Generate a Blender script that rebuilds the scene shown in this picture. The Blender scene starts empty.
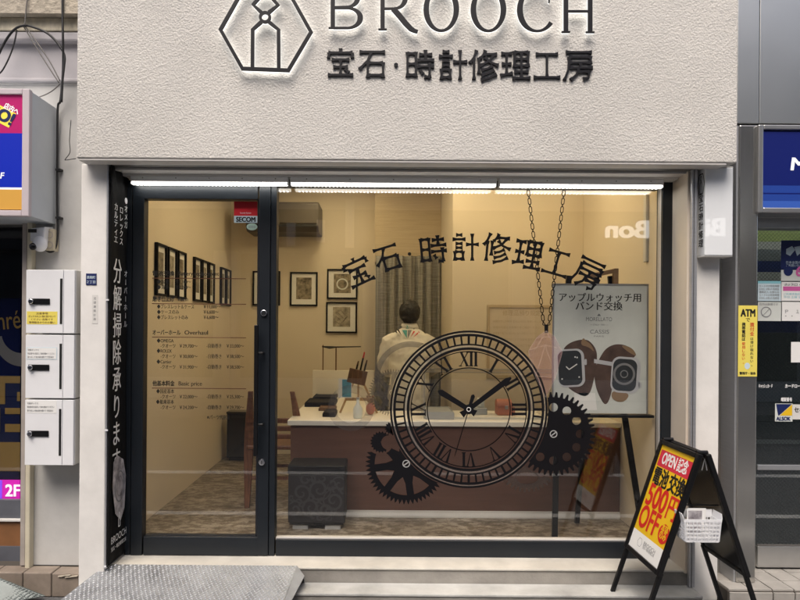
import bpy, bmesh, math, random
from mathutils import Vector, Matrix
random.seed(7)
SC = bpy.context.scene
COL = SC.collection
PI = math.pi
# ------------------------------------------------------------------ camera model
F, CX, CY, DC, ZE = 600.0, 383.0, 329.0, 3.5, 1.6
ROLL = math.radians(0.42)
CR, SR = math.cos(ROLL), math.sin(ROLL)
def P(x, y, Y=0.0):
    """photo pixel at real depth Y -> world X, Z"""
    dx, dy = x - CX, y - CY
    ux, uy = dx * CR + dy * SR, -dx * SR + dy * CR
    d = Y + DC
    return ux * d / F, ZE - uy * d / F
def S(Y): return (Y + DC) / F
def RC(x0, y0, x1, y1, Y=0.0):
    xm, ym = (x0 + x1) / 2, (y0 + y1) / 2
    return P(x0, ym, Y)[0], P(x1, ym, Y)[0], P(xm, y1, Y)[1], P(xm, y0, Y)[1]

# ------------------------------------------------------------------ materials
M = {}
def nodes(name):
    m = bpy.data.materials.new(name); m.use_nodes = True
    nt = m.node_tree; b = nt.nodes['Principled BSDF']
    return m, nt, b
def mat(name, col, rough=0.5, metal=0.0, var=0.06, vscale=6.0, bump=0.0, bscale=80.0, spec=0.5, bdist=0.004, col2=None, detail=4.0, stretch=None, rvar=0.0, coat=0.0):
    """principled with procedural colour variation and bump"""
    m, nt, b = nodes(name)
    b.inputs['Roughness'].default_value = rough
    b.inputs['Metallic'].default_value = metal
    b.inputs['Specular IOR Level'].default_value = spec
    b.inputs['Coat Weight'].default_value = coat; b.inputs['Coat Roughness'].default_value = 0.0
    tc = nt.nodes.new('ShaderNodeTexCoord')
    src = tc.outputs['Object']
    if stretch:
        mp = nt.nodes.new('ShaderNodeMapping'); mp.inputs['Scale'].default_value = stretch
        nt.links.new(src, mp.inputs['Vector']); src = mp.outputs['Vector']
    n = nt.nodes.new('ShaderNodeTexNoise'); n.inputs['Scale'].default_value = vscale; n.inputs['Detail'].default_value = detail
    n.inputs['Roughness'].default_value = 0.6
    nt.links.new(src, n.inputs['Vector'])
    rp = nt.nodes.new('ShaderNodeValToRGB')
    c1 = tuple(max(0, c * (1 - var)) for c in col) + (1,)
    c2 = (tuple(col2) if col2 else tuple(min(1, c * (1 + var)) for c in col)) + (1,)
    rp.color_ramp.elements[0].position = 0.3; rp.color_ramp.elements[0].color = c1
    rp.color_ramp.elements[1].position = 0.7; rp.color_ramp.elements[1].color = c2
    nt.links.new(n.outputs['Fac'], rp.inputs['Fac']); nt.links.new(rp.outputs['Color'], b.inputs['Base Color'])
    if rvar:
        mr = nt.nodes.new('ShaderNodeMapRange'); mr.inputs['To Min'].default_value = max(0.02, rough - rvar); mr.inputs['To Max'].default_value = rough + rvar
        nt.links.new(n.outputs['Fac'], mr.inputs['Value']); nt.links.new(mr.outputs['Result'], b.inputs['Roughness'])
    if bump:
        n2 = nt.nodes.new('ShaderNodeTexNoise'); n2.inputs['Scale'].default_value = bscale; n2.inputs['Detail'].default_value = 3
        nt.links.new(src, n2.inputs['Vector'])
        bp = nt.nodes.new('ShaderNodeBump'); bp.inputs['Strength'].default_value = bump; bp.inputs['Distance'].default_value = bdist
        nt.links.new(n2.outputs['Fac'], bp.inputs['Height']); nt.links.new(bp.outputs['Normal'], b.inputs['Normal'])
    M[name] = m
    return m
def emit(name, col, s):
    m = bpy.data.materials.new(name); m.use_nodes = True; nt = m.node_tree
    nt.nodes.clear(); o = nt.nodes.new('ShaderNodeOutputMaterial'); e = nt.nodes.new('ShaderNodeEmission')
    e.inputs['Color'].default_value = col + (1,); e.inputs['Strength'].default_value = s
    nt.links.new(e.outputs[0], o.inputs[0]); M[name] = m
def lit_panel(name, col, s):
    """a translucent printed sheet lit from behind"""
    m, nt, b = nodes(name)
    b.inputs['Base Color'].default_value = col + (1,); b.inputs['Roughness'].default_value = .35
    b.inputs['Emission Color'].default_value = col + (1,); b.inputs['Emission Strength'].default_value = s
    M[name] = m
def glass(name, tint=(0.9, 0.9, 0.88), refl=1.0, rough=0.0, wired=False):
    m = bpy.data.materials.new(name); m.use_nodes = True; nt = m.node_tree; nt.nodes.clear()
    o = nt.nodes.new('ShaderNodeOutputMaterial')
    lw = nt.nodes.new('ShaderNodeLayerWeight'); lw.inputs['Blend'].default_value = 0.5
    pw = nt.nodes.new('ShaderNodeMath'); pw.operation = 'POWER'; pw.inputs[1].default_value = 5
    ma = nt.nodes.new('ShaderNodeMath'); ma.operation = 'MULTIPLY_ADD'; ma.inputs[1].default_value = 0.93; ma.inputs[2].default_value = 0.055 * refl
    tr = nt.nodes.new('ShaderNodeBsdfTransparent'); tr.inputs[0].default_value = tint + (1,)
    gl = nt.nodes.new('ShaderNodeBsdfGlossy'); gl.inputs['Roughness'].default_value = rough
    mx = nt.nodes.new('ShaderNodeMixShader')
    nt.links.new(lw.outputs['Facing'], pw.inputs[0]); nt.links.new(pw.outputs[0], ma.inputs[0]); nt.links.new(ma.outputs[0], mx.inputs[0])
    nt.links.new(tr.outputs[0], mx.inputs[1]); nt.links.new(gl.outputs[0], mx.inputs[2])
    out = mx.outputs[0]
    if wired:
        tc = nt.nodes.new('ShaderNodeTexCoord'); mp = nt.nodes.new('ShaderNodeMapping')
        mp.inputs['Rotation'].default_value = (0, math.radians(45), 0); mp.inputs['Scale'].default_value = (64, 64, 64)
        nt.links.new(tc.outputs['Object'], mp.inputs[0])
        sp = nt.nodes.new('ShaderNodeSeparateXYZ'); nt.links.new(mp.outputs[0], sp.inputs[0])
        prev = None
        for ax in ('X', 'Z'):
            fr = nt.nodes.new('ShaderNodeMath'); fr.operation = 'FRACT'; nt.links.new(sp.outputs[ax], fr.inputs[0])
            lt = nt.nodes.new('ShaderNodeMath'); lt.operation = 'LESS_THAN'; lt.inputs[1].default_value = 0.10
            nt.links.new(fr.outputs[0], lt.inputs[0])
            if prev:
                mm = nt.nodes.new('ShaderNodeMath'); mm.operation = 'MAXIMUM'
                nt.links.new(prev.outputs[0], mm.inputs[0]); nt.links.new(lt.outputs[0], mm.inputs[1]); prev = mm
            else: prev = lt
        df = nt.nodes.new('ShaderNodeBsdfDiffuse'); df.inputs[0].default_value = (.05, .055, .055, 1)
        m2 = nt.nodes.new('ShaderNodeMixShader')
        sc2 = nt.nodes.new('ShaderNodeMath'); sc2.operation = 'MULTIPLY'; sc2.inputs[1].default_value = .45; nt.links.new(prev.outputs[0], sc2.inputs[0]); nt.links.new(sc2.outputs[0], m2.inputs[0]); nt.links.new(out, m2.inputs[1]); nt.links.new(df.outputs[0], m2.inputs[2])
        out = m2.outputs[0]
    nt.links.new(out, o.inputs[0]); M[name] = m
def film(name, col, alpha):
    m = bpy.data.materials.new(name); m.use_nodes = True; nt = m.node_tree; nt.nodes.clear()
    o = nt.nodes.new('ShaderNodeOutputMaterial'); mx = nt.nodes.new('ShaderNodeMixShader'); mx.inputs[0].default_value = alpha
    t = nt.nodes.new('ShaderNodeBsdfTransparent'); d = nt.nodes.new('ShaderNodeBsdfDiffuse'); d.inputs[0].default_value = col + (1,)
    nt.links.new(t.outputs[0], mx.inputs[1]); nt.links.new(d.outputs[0], mx.inputs[2]); nt.links.new(mx.outputs[0], o.inputs[0]); M[name] = m

def stucco(name, col):
    m, nt, b = nodes(name); b.inputs['Roughness'].default_value = .85; b.inputs['Specular IOR Level'].default_value = .25
    tc = nt.nodes.new('ShaderNodeTexCoord')
    n = nt.nodes.new('ShaderNodeTexNoise'); n.inputs['Scale'].default_value = 95; n.inputs['Detail'].default_value = 6; n.inputs['Roughness'].default_value = .74; n.inputs['Distortion'].default_value = 0
    v = nt.nodes.new('ShaderNodeTexVoronoi'); v.inputs['Scale'].default_value = 120; v.feature = 'SMOOTH_F1'
    g = nt.nodes.new('ShaderNodeTexNoise'); g.inputs['Scale'].default_value = 2.2; g.inputs['Detail'].default_value = 5
    for q in (n, v, g): nt.links.new(tc.outputs['Object'], q.inputs['Vector'])
    a = nt.nodes.new('ShaderNodeMath'); a.operation = 'MULTIPLY_ADD'; a.inputs[1].default_value = .8
    nt.links.new(v.outputs['Distance'], a.inputs[0]); nt.links.new(n.outputs['Fac'], a.inputs[2])
    bp = nt.nodes.new('ShaderNodeBump'); bp.inputs['Strength'].default_value = .62; bp.inputs['Distance'].default_value = .007
    nt.links.new(a.outputs[0], bp.inputs['Height']); nt.links.new(bp.outputs['Normal'], b.inputs['Normal'])
    rp = nt.nodes.new('ShaderNodeValToRGB')
    rp.color_ramp.elements[0].position = .3; rp.color_ramp.elements[0].color = tuple(c * .93 for c in col) + (1,)
    rp.color_ramp.elements[1].position = .7; rp.color_ramp.elements[1].color = tuple(min(1, c * 1.05) for c in col) + (1,)
    nt.links.new(g.outputs['Fac'], rp.inputs['Fac']); nt.links.new(rp.outputs['Color'], b.inputs['Base Color'])
    M[name] = m
def woodgrain(name, c1, c2, scale=6.0, stretch=(1, 12, 12), rough=.5, bump=.15):
    m, nt, b = nodes(name); b.inputs['Roughness'].default_value = rough
    tc = nt.nodes.new('ShaderNodeTexCoord'); mp = nt.nodes.new('ShaderNodeMapping'); mp.inputs['Scale'].default_value = stretch
    n = nt.nodes.new('ShaderNodeTexNoise'); n.inputs['Scale'].default_value = scale; n.inputs['Detail'].default_value = 7; n.inputs['Distortion'].default_value = .6
    rp = nt.nodes.new('ShaderNodeValToRGB')
    rp.color_ramp.elements[0].position = .32; rp.color_ramp.elements[0].color = c1 + (1,)
    rp.color_ramp.elements[1].position = .68; rp.color_ramp.elements[1].color = c2 + (1,)
    nt.links.new(tc.outputs['Object'], mp.inputs[0]); nt.links.new(mp.outputs[0], n.inputs['Vector'])
    nt.links.new(n.outputs['Fac'], rp.inputs['Fac']); nt.links.new(rp.outputs['Color'], b.inputs['Base Color'])
    bp = nt.nodes.new('ShaderNodeBump'); bp.inputs['Strength'].default_value = bump; bp.inputs['Distance'].default_value = .004
    nt.links.new(n.outputs['Fac'], bp.inputs['Height']); nt.links.new(bp.outputs['Normal'], b.inputs['Normal'])
    M[name] = m
def distressed_floor(name):
    """worn mottled boards: pale grey brown with ragged dark flakes, faint joints"""
    m, nt, b = nodes(name); b.inputs['Roughness'].default_value = .45
    tc = nt.nodes.new('ShaderNodeTexCoord')
    def noise(scale, stretch, det, rough=.6):
        mp = nt.nodes.new('ShaderNodeMapping'); mp.inputs['Scale'].default_value = stretch
        n = nt.nodes.new('ShaderNodeTexNoise'); n.inputs['Scale'].default_value = scale; n.inputs['Detail'].default_value = det; n.inputs['Roughness'].default_value = rough
        nt.links.new(tc.outputs['Object'], mp.inputs[0]); nt.links.new(mp.outputs[0], n.inputs['Vector']); return n
    def ramp_(n, p0, c0, p1, c1):
        rp = nt.nodes.new('ShaderNodeValToRGB'); rp.color_ramp.elements[0].position = p0; rp.color_ramp.elements[0].color = c0 + (1,)
        rp.color_ramp.elements[1].position = p1; rp.color_ramp.elements[1].color = c1 + (1,); nt.links.new(n.outputs['Fac'], rp.inputs['Fac']); return rp
    def mul(a, c, f):
        mx = nt.nodes.new('ShaderNodeMix'); mx.data_type = 'RGBA'; mx.blend_type = 'MULTIPLY'; mx.inputs[0].default_value = f
        nt.links.new(a, mx.inputs[6]); nt.links.new(c, mx.inputs[7]); return mx.outputs[2]
    base = ramp_(noise(3, (1, 2, 1), 5), .3, (.33, .29, .235), .7, (.47, .425, .355))
    flake = ramp_(noise(13, (1, 1.7, 1), 10, .75), .46, (.34, .29, .24), .55, (1, 1, 1))
    fine = ramp_(noise(70, (1, 1.8, 1), 4, .7), .35, (.7, .68, .65), .6, (1, 1, 1))
    blot = ramp_(noise(2.2, (1, 1.6, 1), 4), .38, (.62, .58, .54), .60, (1, 1, 1))
    br = nt.nodes.new('ShaderNodeTexBrick'); br.inputs['Scale'].default_value = 1; br.inputs['Brick Width'].default_value = .9; br.inputs['Row Height'].default_value = .15; br.inputs['Mortar Size'].default_value = .002
    br.inputs['Color1'].default_value = (1, 1, 1, 1); br.inputs['Color2'].default_value = (.86, .85, .84, 1); br.inputs['Mortar'].default_value = (.5, .46, .42, 1)
    nt.links.new(tc.outputs['Object'], br.inputs['Vector'])
    c = mul(base.outputs[0], flake.outputs[0], .9); c = mul(c, fine.outputs[0], .8); c = mul(c, blot.outputs[0], .9); c = mul(c, br.outputs['Color'], .7)
    nt.links.new(c, b.inputs['Base Color']); M[name] = m
def weave(name, c1, c2, sx, sz):
    """fabric with fine horizontal threads"""
    m, nt, b = nodes(name); b.inputs['Roughness'].default_value = .9
    tc = nt.nodes.new('ShaderNodeTexCoord'); mp = nt.nodes.new('ShaderNodeMapping'); mp.inputs['Scale'].default_value = (sx, sx, sz)
    n = nt.nodes.new('ShaderNodeTexNoise'); n.inputs['Scale'].default_value = 1; n.inputs['Detail'].default_value = 5
    rp = nt.nodes.new('ShaderNodeValToRGB'); rp.color_ramp.elements[0].position = .35; rp.color_ramp.elements[0].color = c1 + (1,)
    rp.color_ramp.elements[1].position = .65; rp.color_ramp.elements[1].color = c2 + (1,)
    nt.links.new(tc.outputs['Object'], mp.inputs[0]); nt.links.new(mp.outputs[0], n.inputs['Vector']); nt.links.new(n.outputs['Fac'], rp.inputs['Fac'])
    nt.links.new(rp.outputs['Color'], b.inputs['Base Color']); M[name] = m
def damask(name):
    m, nt, b = nodes(name); b.inputs['Roughness'].default_value = .6
    tc = nt.nodes.new('ShaderNodeTexCoord')
    w = nt.nodes.new('ShaderNodeTexWave'); w.wave_type = 'RINGS'; w.rings_direction = 'SPHERICAL'; w.inputs['Scale'].default_value = 6; w.inputs['Distortion'].default_value = 7; w.inputs['Detail Scale'].default_value = 3.0; w.inputs['Detail'].default_value = 0.5
    rp = nt.nodes.new('ShaderNodeValToRGB'); rp.color_ramp.elements[0].position = .80; rp.color_ramp.elements[0].color = (.016, .015, .02, 1)
    rp.color_ramp.elements[1].position = .88; rp.color_ramp.elements[1].color = (.085, .08, .09, 1)
    nt.links.new(tc.outputs['Object'], w.inputs['Vector']); nt.links.new(w.outputs['Fac'], rp.inputs['Fac']); nt.links.new(rp.outputs['Color'], b.inputs['Base Color']); M[name] = m
def brushed(name, col, rough=.32, axis=(60, 60, 1.2)):
    m, nt, b = nodes(name); b.inputs['Metallic'].default_value = .9; b.inputs['Base Color'].default_value = col + (1,)
    tc = nt.nodes.new('ShaderNodeTexCoord'); mp = nt.nodes.new('ShaderNodeMapping'); mp.inputs['Scale'].default_value = axis
    n = nt.nodes.new('ShaderNodeTexNoise'); n.inputs['Scale'].default_value = 3; n.inputs['Detail'].default_value = 6
    n3 = nt.nodes.new('ShaderNodeTexNoise'); n3.inputs['Scale'].default_value = 1.7; n3.inputs['Detail'].default_value = 3
    nt.links.new(tc.outputs['Object'], mp.inputs[0]); nt.links.new(mp.outputs[0], n.inputs['Vector']); nt.links.new(tc.outputs['Object'], n3.inputs['Vector'])
    mr = nt.nodes.new('ShaderNodeMapRange'); mr.inputs['To Min'].default_value = rough - .03; mr.inputs['To Max'].default_value = rough + .05
    nt.links.new(n.outputs['Fac'], mr.inputs['Value']); nt.links.new(mr.outputs['Result'], b.inputs['Roughness'])
    bp = nt.nodes.new('ShaderNodeBump'); bp.inputs['Strength'].default_value = .12; bp.inputs['Distance'].default_value = .02
    nt.links.new(n3.outputs['Fac'], bp.inputs['Height']); nt.links.new(bp.outputs['Normal'], b.inputs['Normal'])
    M[name] = m

stucco('stucco', (.665, .645, .605))
mat('pillar_paint', (.79, .775, .745), .55, var=.11, vscale=3.5, detail=9, bump=.25, bscale=30)
mat('reveal_cream', (.66, .58, .48), .55, var=.04)
mat('reveal_tan', (.50, .41, .29), .6)
mat('soffit_grey', (.62, .60, .58), .6)
mat('slot_dark', (.10, .095, .09), .6)
mat('alu', (.52, .53, .55), .38, .7, var=.05, stretch=(1, 1, 20))
mat('navy_frame', (.007, .0105, .0155), .42, 0.0, var=.10, vscale=3, rvar=.06)
mat('navy_edge', (.010, .013, .02), .4)
mat('black_vinyl', (.005, .005, .007), .55, var=.1, spec=.2)
mat('black_gloss', (.008, .008, .010), .14, var=.1)
mat('black_sign', (.008, .008, .011), .4, var=.1, spec=.3)
mat('black_metal', (.006, .006, .007), .35, 0.0, var=.2, spec=.35)
mat('chrome', (.72, .72, .74), .16, 1)
mat('wall_cream', (.74, .66, .53), .75, var=.025, vscale=2.0, bump=.08, bscale=160, bdist=.002)
mat('wall_screen', (.55, .46, .33), .75, var=.10, vscale=3, stretch=(1.5, 1, 60), bump=.15, bscale=10, bdist=.003)
mat('ceiling_white', (.70, .66, .58), .8)
distressed_floor('floor_wood')
mat('counter_brown', (.125, .060, .042), .45, var=.12, vscale=3, stretch=(1, 1, 8))
mat('counter_white', (.80, .76, .68), .35, var=.02)
mat('panel_white', (.82, .78, .70), .45, var=.02)
mat('cloth_black', (.008, .0078, .008), .75, spec=.15)
mat('white_plastic', (.80, .81, .83), .36, var=.045, vscale=4, detail=8)
mat('paper_white', (.82, .82, .80), .6, var=.02)
mat('paper_grey', (.66, .69, .655), .35, var=.12, vscale=2.5)
mat('fixture_white', (.86, .87, .88), .4, var=.02)
mat('off_white', (.70, .69, .66), .5, var=.05)
mat('marble_sill', (.56, .535, .48), .5, var=.20, vscale=4, detail=10, bump=.1, bscale=60)
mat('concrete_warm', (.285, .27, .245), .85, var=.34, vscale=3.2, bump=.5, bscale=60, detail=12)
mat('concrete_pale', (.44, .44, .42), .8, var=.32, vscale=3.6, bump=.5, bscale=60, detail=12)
mat('rust', (.22, .13, .07), .85, var=.4, vscale=60)
mat('asphalt', (.105, .105, .107), .9, var=.3, vscale=60, bump=.6, bscale=220)
mat('road_white', (.75, .75, .73), .7, var=.12, vscale=14)
mat('tile_brown', (.25, .205, .165), .55, var=.22, vscale=9, bump=.25, bscale=60, detail=7)
mat('tile_grey', (.38, .36, .33), .6, var=.16, vscale=8, bump=.2, bscale=60)
mat('grout', (.07, .06, .05), .9)
mat('wall_grey', (.53, .525, .51), .75, var=.15, vscale=2.8, bump=.2, bscale=24, detail=7)
mat('case_grey', (.60, .645, .685), .4, var=.04)
mat('lilac_frame', (.60, .535, .56), .4, var=.03)
mat('wall_mauve', (.50, .48, .50), .7, var=.06, vscale=4, bump=.1)
mat('plaster_beige', (.46, .41, .33), .9, var=.2, vscale=12, bump=.8, bscale=45, bdist=.012, detail=8)
mat('peeled_cream', (.66, .60, .46), .8, var=.35, vscale=10, bump=.5, bscale=40, detail=9, stretch=(1.6, 1, .5))
mat('jamb_cream', (.60, .55, .42), .5, var=.12, vscale=5)
mat('jamb_grey', (.38, .34, .31), .5, var=.15, vscale=5)
brushed('steel', (.62, .635, .615), .30, (1.2, 60, 1.0))
brushed('steel_pillar', (.54, .53, .50), .17, (70, 70, .6))
mat('steel_frame', (.55, .55, .54), .3, .85, var=.06)
mat('plate_metal', (.27, .28, .29), .5, .55, var=.3, vscale=9, rvar=.1, detail=8)
mat('plate_worn', (.72, .73, .75), .33, .7, var=.12, vscale=14)
mat('plate_green', (.24, .27, .26), .55, .15, var=.2, vscale=10, rvar=.1)
mat('cable_black', (.015, .015, .016), .5)
mat('cable_grey', (.16, .15, .14), .6)
mat('sticker_red', (.62, .02, .03), .4)
mat('sticker_yellow', (.82, .69, .13), .45)
mat('yellow_ink', (.82, .52, .02), .35, var=.02)
mat('red_ink', (.62, .025, .02), .4)
mat('crimson_ink', (.60, .03, .06), .4)
mat('black_ink', (.010, .010, .010), .5)
mat('white_ink', (.82, .82, .82), .5)
mat('grey_ink', (.22, .22, .23), .5)
mat('navy_ink', (.012, .022, .11), .4)
mat('brown_ink', (.10, .035, .02), .5)
mat('pink_ink', (.62, .12, .36), .5)
mat('cyan_ink', (.25, .55, .62), .5)
mat('teal_ink', (.08, .36, .36), .6)
mat('pale_blue', (.58, .70, .76), .5)
mat('mint', (.50, .68, .58), .4)
mat('gold_ink', (.42, .27, .07), .5)
mat('deep_navy', (.008, .014, .075), .25)
mat('night', (.010, .010, .016), .3)
mat('wood_strip', (.30, .18, .09), .5, var=.15, stretch=(1, 1, 10))
woodgrain('chair_wood', (.11, .042, .02), (.21, .085, .04), 5, (14, 14, 1.4), .38)
woodgrain('pale_wood', (.36, .22, .10), (.52, .35, .18), 5, (14, 14, 1.4), .5)
woodgrain('dark_wood', (.10, .05, .02), (.20, .10, .045), 5, (14, 14, 1.4), .5)
weave('curtain_cloth', (.235, .23, .215), (.36, .355, .335), 6, 130)
mat('jacket_white', (.82, .80, .75), .8, var=.05, vscale=10, bump=.3, bscale=12, bdist=.012)
mat('skin', (.55, .34, .24), .5, var=.05)
mat('hair', (.010, .009, .009), .55, var=.4, vscale=20, stretch=(30, 30, 4), bump=.4, bscale=12)
mat('trousers', (.025, .025, .03), .85)
mat('damask', (.014, .013, .017), .6, var=.2)
mat('scroll_grey', (.038, .036, .042), .6)
mat('ac_body', (.085, .073, .058), .45, var=.05)
mat('photo_dark', (.05, .042, .03), .5, var=.7, vscale=26, col2=(.42, .36, .26), detail=8)
mat('photo_mid', (.10, .09, .07), .5, var=.5, vscale=20, col2=(.40, .36, .28), detail=8)
mat('art_line', (.30, .27, .21), .5, var=.5, vscale=18, col2=(.55, .5, .4), detail=3)
mat('pink_leather', (.45, .16, .10), .5)
mat('blue_card', (.03, .20, .30), .4, var=.3, vscale=18, col2=(.14, .40, .52))
mat('watch_case', (.62, .63, .66), .3, .2)
mat('strap_brown', (.085, .052, .042), .55, var=.4, vscale=12)
mat('strap_tan', (.26, .17, .10), .5)
mat('screen_dark', (.045, .05, .056), .2)
mat('steel_ring', (.55, .55, .57), .3, .7)
mat('acrylic_white', (.80, .83, .85), .4, var=.015, coat=1.0, spec=.0)
mat('opp_wall', (.48, .465, .44), .8, var=.12, vscale=1.5, bump=.2, bscale=20)
mat('opp_dark', (.025, .028, .032), .2)
mat('opp_trim', (.55, .54, .52), .6)
mat('bag_print', (.20, .16, .20), .4, var=.6, vscale=14, col2=(.75, .72, .74), detail=6)
mat('grey_plastic', (.40, .41, .41), .4)
mat('beige_box', (.55, .49, .36), .5)
mat('wood_desk', (.22, .10, .04), .5, var=.15)
mat('lower_grey', (.10, .105, .125), .6, var=.15)
mat('green_band', (.34, .40, .13), .5, var=.05)
mat('band_pale', (.44, .43, .40), .5)
mat('band_grey', (.16, .17, .18), .5)
mat('atm_dark', (.045, .055, .058), .4)
film('film_grey', (.06, .055, .052), .50)
film('film_pink', (.42, .22, .24), .26)
film('film_white', (.62, .60, .55), .16)
film('film_faint', (.10, .09, .085), .24)
film('film_line', (.70, .55, .48), .26)
glass('window_glass', (.955, .955, .945), 1.15)
glass('case_glass', (.96, .965, .96), .7)
glass('bank_glass', (.72, .76, .75), 2.4, wired=True)
glass('dark_glass', (.8, .8, .8), 1.0)
emit('tube_light', (1, .97, .90), 4.2)
emit('bank_lamp', (1, .98, .92), 7.0)
emit('led_dot', (1, .98, .94), 14.0)
emit('ceiling_lamp', (1.0, .78, .435), 21.0)
emit('halo_light', (1, .98, .94), 1.6)
emit('sign_letter_light', (1, .98, .95), 2.2)
lit_panel('lit_magenta', (.50, .010, .15), .08)
lit_panel('lit_blue', (.003, .02, .42), .14)
lit_panel('lit_orange', (.66, .36, .07), .08)
lit_panel('lit_white', (.80, .80, .82), .3)
lit_panel('lit_yellow', (.85, .68, .08), .25)
lit_panel('lit_bank', (.003, .010, .13), .08)
lit_panel('lit_bank_mid', (.015, .05, .28), .10)
lit_panel('lit_bank_light', (.035, .10, .42), .12)
lit_panel('lit_purple', (.52, .015, .36), .3)
lit_panel('lit_violet', (.18, .05, .60), .5)

# ------------------------------------------------------------------ mesh helpers
class MB:
    def __init__(s): s.v = []; s.f = []; s.k = 0
    def add(s, vs, fs):
        o = len(s.v); s.v += [tuple(p) for p in vs]; s.f += [tuple(i + o for i in f) for f in fs]
    def box(s, x0, x1, y0, y1, z0, z1):
        if x0 > x1: x0, x1 = x1, x0
        if y0 > y1: y0, y1 = y1, y0
        if z0 > z1: z0, z1 = z1, z0
        s.add([(x0, y0, z0), (x1, y0, z0), (x1, y1, z0), (x0, y1, z0), (x0, y0, z1), (x1, y0, z1), (x1, y1, z1), (x0, y1, z1)],
              [(0, 3, 2, 1), (4, 5, 6, 7), (0, 1, 5, 4), (1, 2, 6, 5), (2, 3, 7, 6), (3, 0, 4, 7)])
        return s
    def pbox(s, x0, y0, x1, y1, Yf, Yb):
        a, b, c, d = RC(x0, y0, x1, y1, Yf); return s.box(a, b, Yf, Yb, c, d)
    def obox(s, c, u, v, w, hu, hv, hw):
        """oriented box"""
        c, u, v, w = Vector(c), Vector(u), Vector(v), Vector(w)
        vs = [c + u * hu * a + v * hv * b + w * hw * e for e in (-1, 1) for a, b in ((-1, -1), (1, -1), (1, 1), (-1, 1))]
        s.add(vs, [(0, 3, 2, 1), (4, 5, 6, 7), (0, 1, 5, 4), (1, 2, 6, 5), (2, 3, 7, 6), (3, 0, 4, 7)]); return s
    def bar(s, a, b, w, h=None, up=(0, 0, 1)):
        a, b = Vector(a), Vector(b); d = (b - a); L = d.length; d.normalize(); up = Vector(up)
        if abs(d.dot(up)) > .98: up = Vector((0, 1, 0))
        u = d.cross(up).normalized(); v = u.cross(d).normalized()
        return s.obox((a + b) / 2, d, u, v, L / 2, w / 2, (h or w) / 2)
    def tube(s, pts, r, n=8, caps=True):
        pts = [Vector(p) for p in pts]; rs = r if isinstance(r, (list, tuple)) else [r] * len(pts)
        rings = []; pu = None
        for i, p in enumerate(pts):
            d = (pts[min(i + 1, len(pts) - 1)] - pts[max(i - 1, 0)]).normalized()
            if pu is None:
                a = Vector((0, 0, 1)) if abs(d.z) < .9 else Vector((1, 0, 0)); u = d.cross(a).normalized()
            else: u = (pu - d * pu.dot(d)).normalized()
            pu = u; v = d.cross(u)
            rings.append([p + (u * math.cos(2 * PI * k / n) + v * math.sin(2 * PI * k / n)) * rs[i] for k in range(n)])
        vs = [q for r_ in rings for q in r_]; fs = []
        for i in range(len(pts) - 1):
            for k in range(n): fs.append((i * n + k, i * n + (k + 1) % n, (i + 1) * n + (k + 1) % n, (i + 1) * n + k))
        if caps: fs += [tuple(range(n - 1, -1, -1)), tuple(range((len(pts) - 1) * n, len(pts) * n))]
        s.add(vs, fs); return s
    def loft(s, rings, caps=True):
        n = len(rings[0]); vs = [q for r in rings for q in r]; fs = []
        for i in range(len(rings) - 1):
            for k in range(n): fs.append((i * n + k, i * n + (k + 1) % n, (i + 1) * n + (k + 1) % n, (i + 1) * n + k))
        if caps: fs += [tuple(range(n - 1, -1, -1)), tuple(range((len(rings) - 1) * n, len(rings) * n))]
        s.add(vs, fs); return s
    def ball(s, c, rx, ry=None, rz=None, n=16, m=10):
        ry = ry or rx; rz = rz or rx
        rings = []
        for i in range(1, m):
            t = PI * i / m
            rings.append([(c[0] + rx * math.sin(t) * math.cos(2 * PI * k / n), c[1] + ry * math.sin(t) * math.sin(2 * PI * k / n), c[2] - rz * math.cos(t)) for k in range(n)])
        return s.loft(rings)
    def flat(s, pts, Y):
        """polygon in an X-Z plane"""
        s.add([(x, Y, z) for x, z in pts], [tuple(range(len(pts)))]); return s
    def pflat(s, pts, Y, yd=None):
        """polygon given in photo pixels on the plane at depth Y"""
        return s.flat([P(x, y, yd if yd is not None else Y) for x, y in pts], Y)
    def prism(s, pts, Y0, Y1):
        n = len(pts); s.add([(x, Y0, z) for x, z in pts] + [(x, Y1, z) for x, z in pts],
              [tuple(range(n)), tuple(range(2 * n - 1, n - 1, -1))] + [(i, i + n, (i + 1) % n + n, (i + 1) % n) for i in range(n)]); return s
    def strip(s, A, B, Y0, Y1, closed=False):
        """band between outlines A and B in X-Z, between depths Y0, Y1"""
        n = len(A); vs = [(x, Y0, z) for x, z in A] + [(x, Y0, z) for x, z in B] + [(x, Y1, z) for x, z in A] + [(x, Y1, z) for x, z in B]; fs = []
        for i in range(n if closed else n - 1):
            j = (i + 1) % n
            fs += [(i, j, j + n, i + n), (i + 2 * n, i + 3 * n, j + 3 * n, j + 2 * n), (i, i + 2 * n, j + 2 * n, j), (i + n, j + n, j + 3 * n, i + 3 * n)]
        if not closed: fs += [(0, n, 3 * n, 2 * n), (n - 1, 3 * n - 1, 4 * n - 1, 2 * n - 1)]
        s.add(vs, fs); return s
    def strip2(s, A, B, Y, closed=False):
        n = len(A); vs = [(x, Y, z) for x, z in A] + [(x, Y, z) for x, z in B]
        s.add(vs, [(i, (i + 1) % n, (i + 1) % n + n, i + n) for i in range(n if closed else n - 1)]); return s
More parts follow.
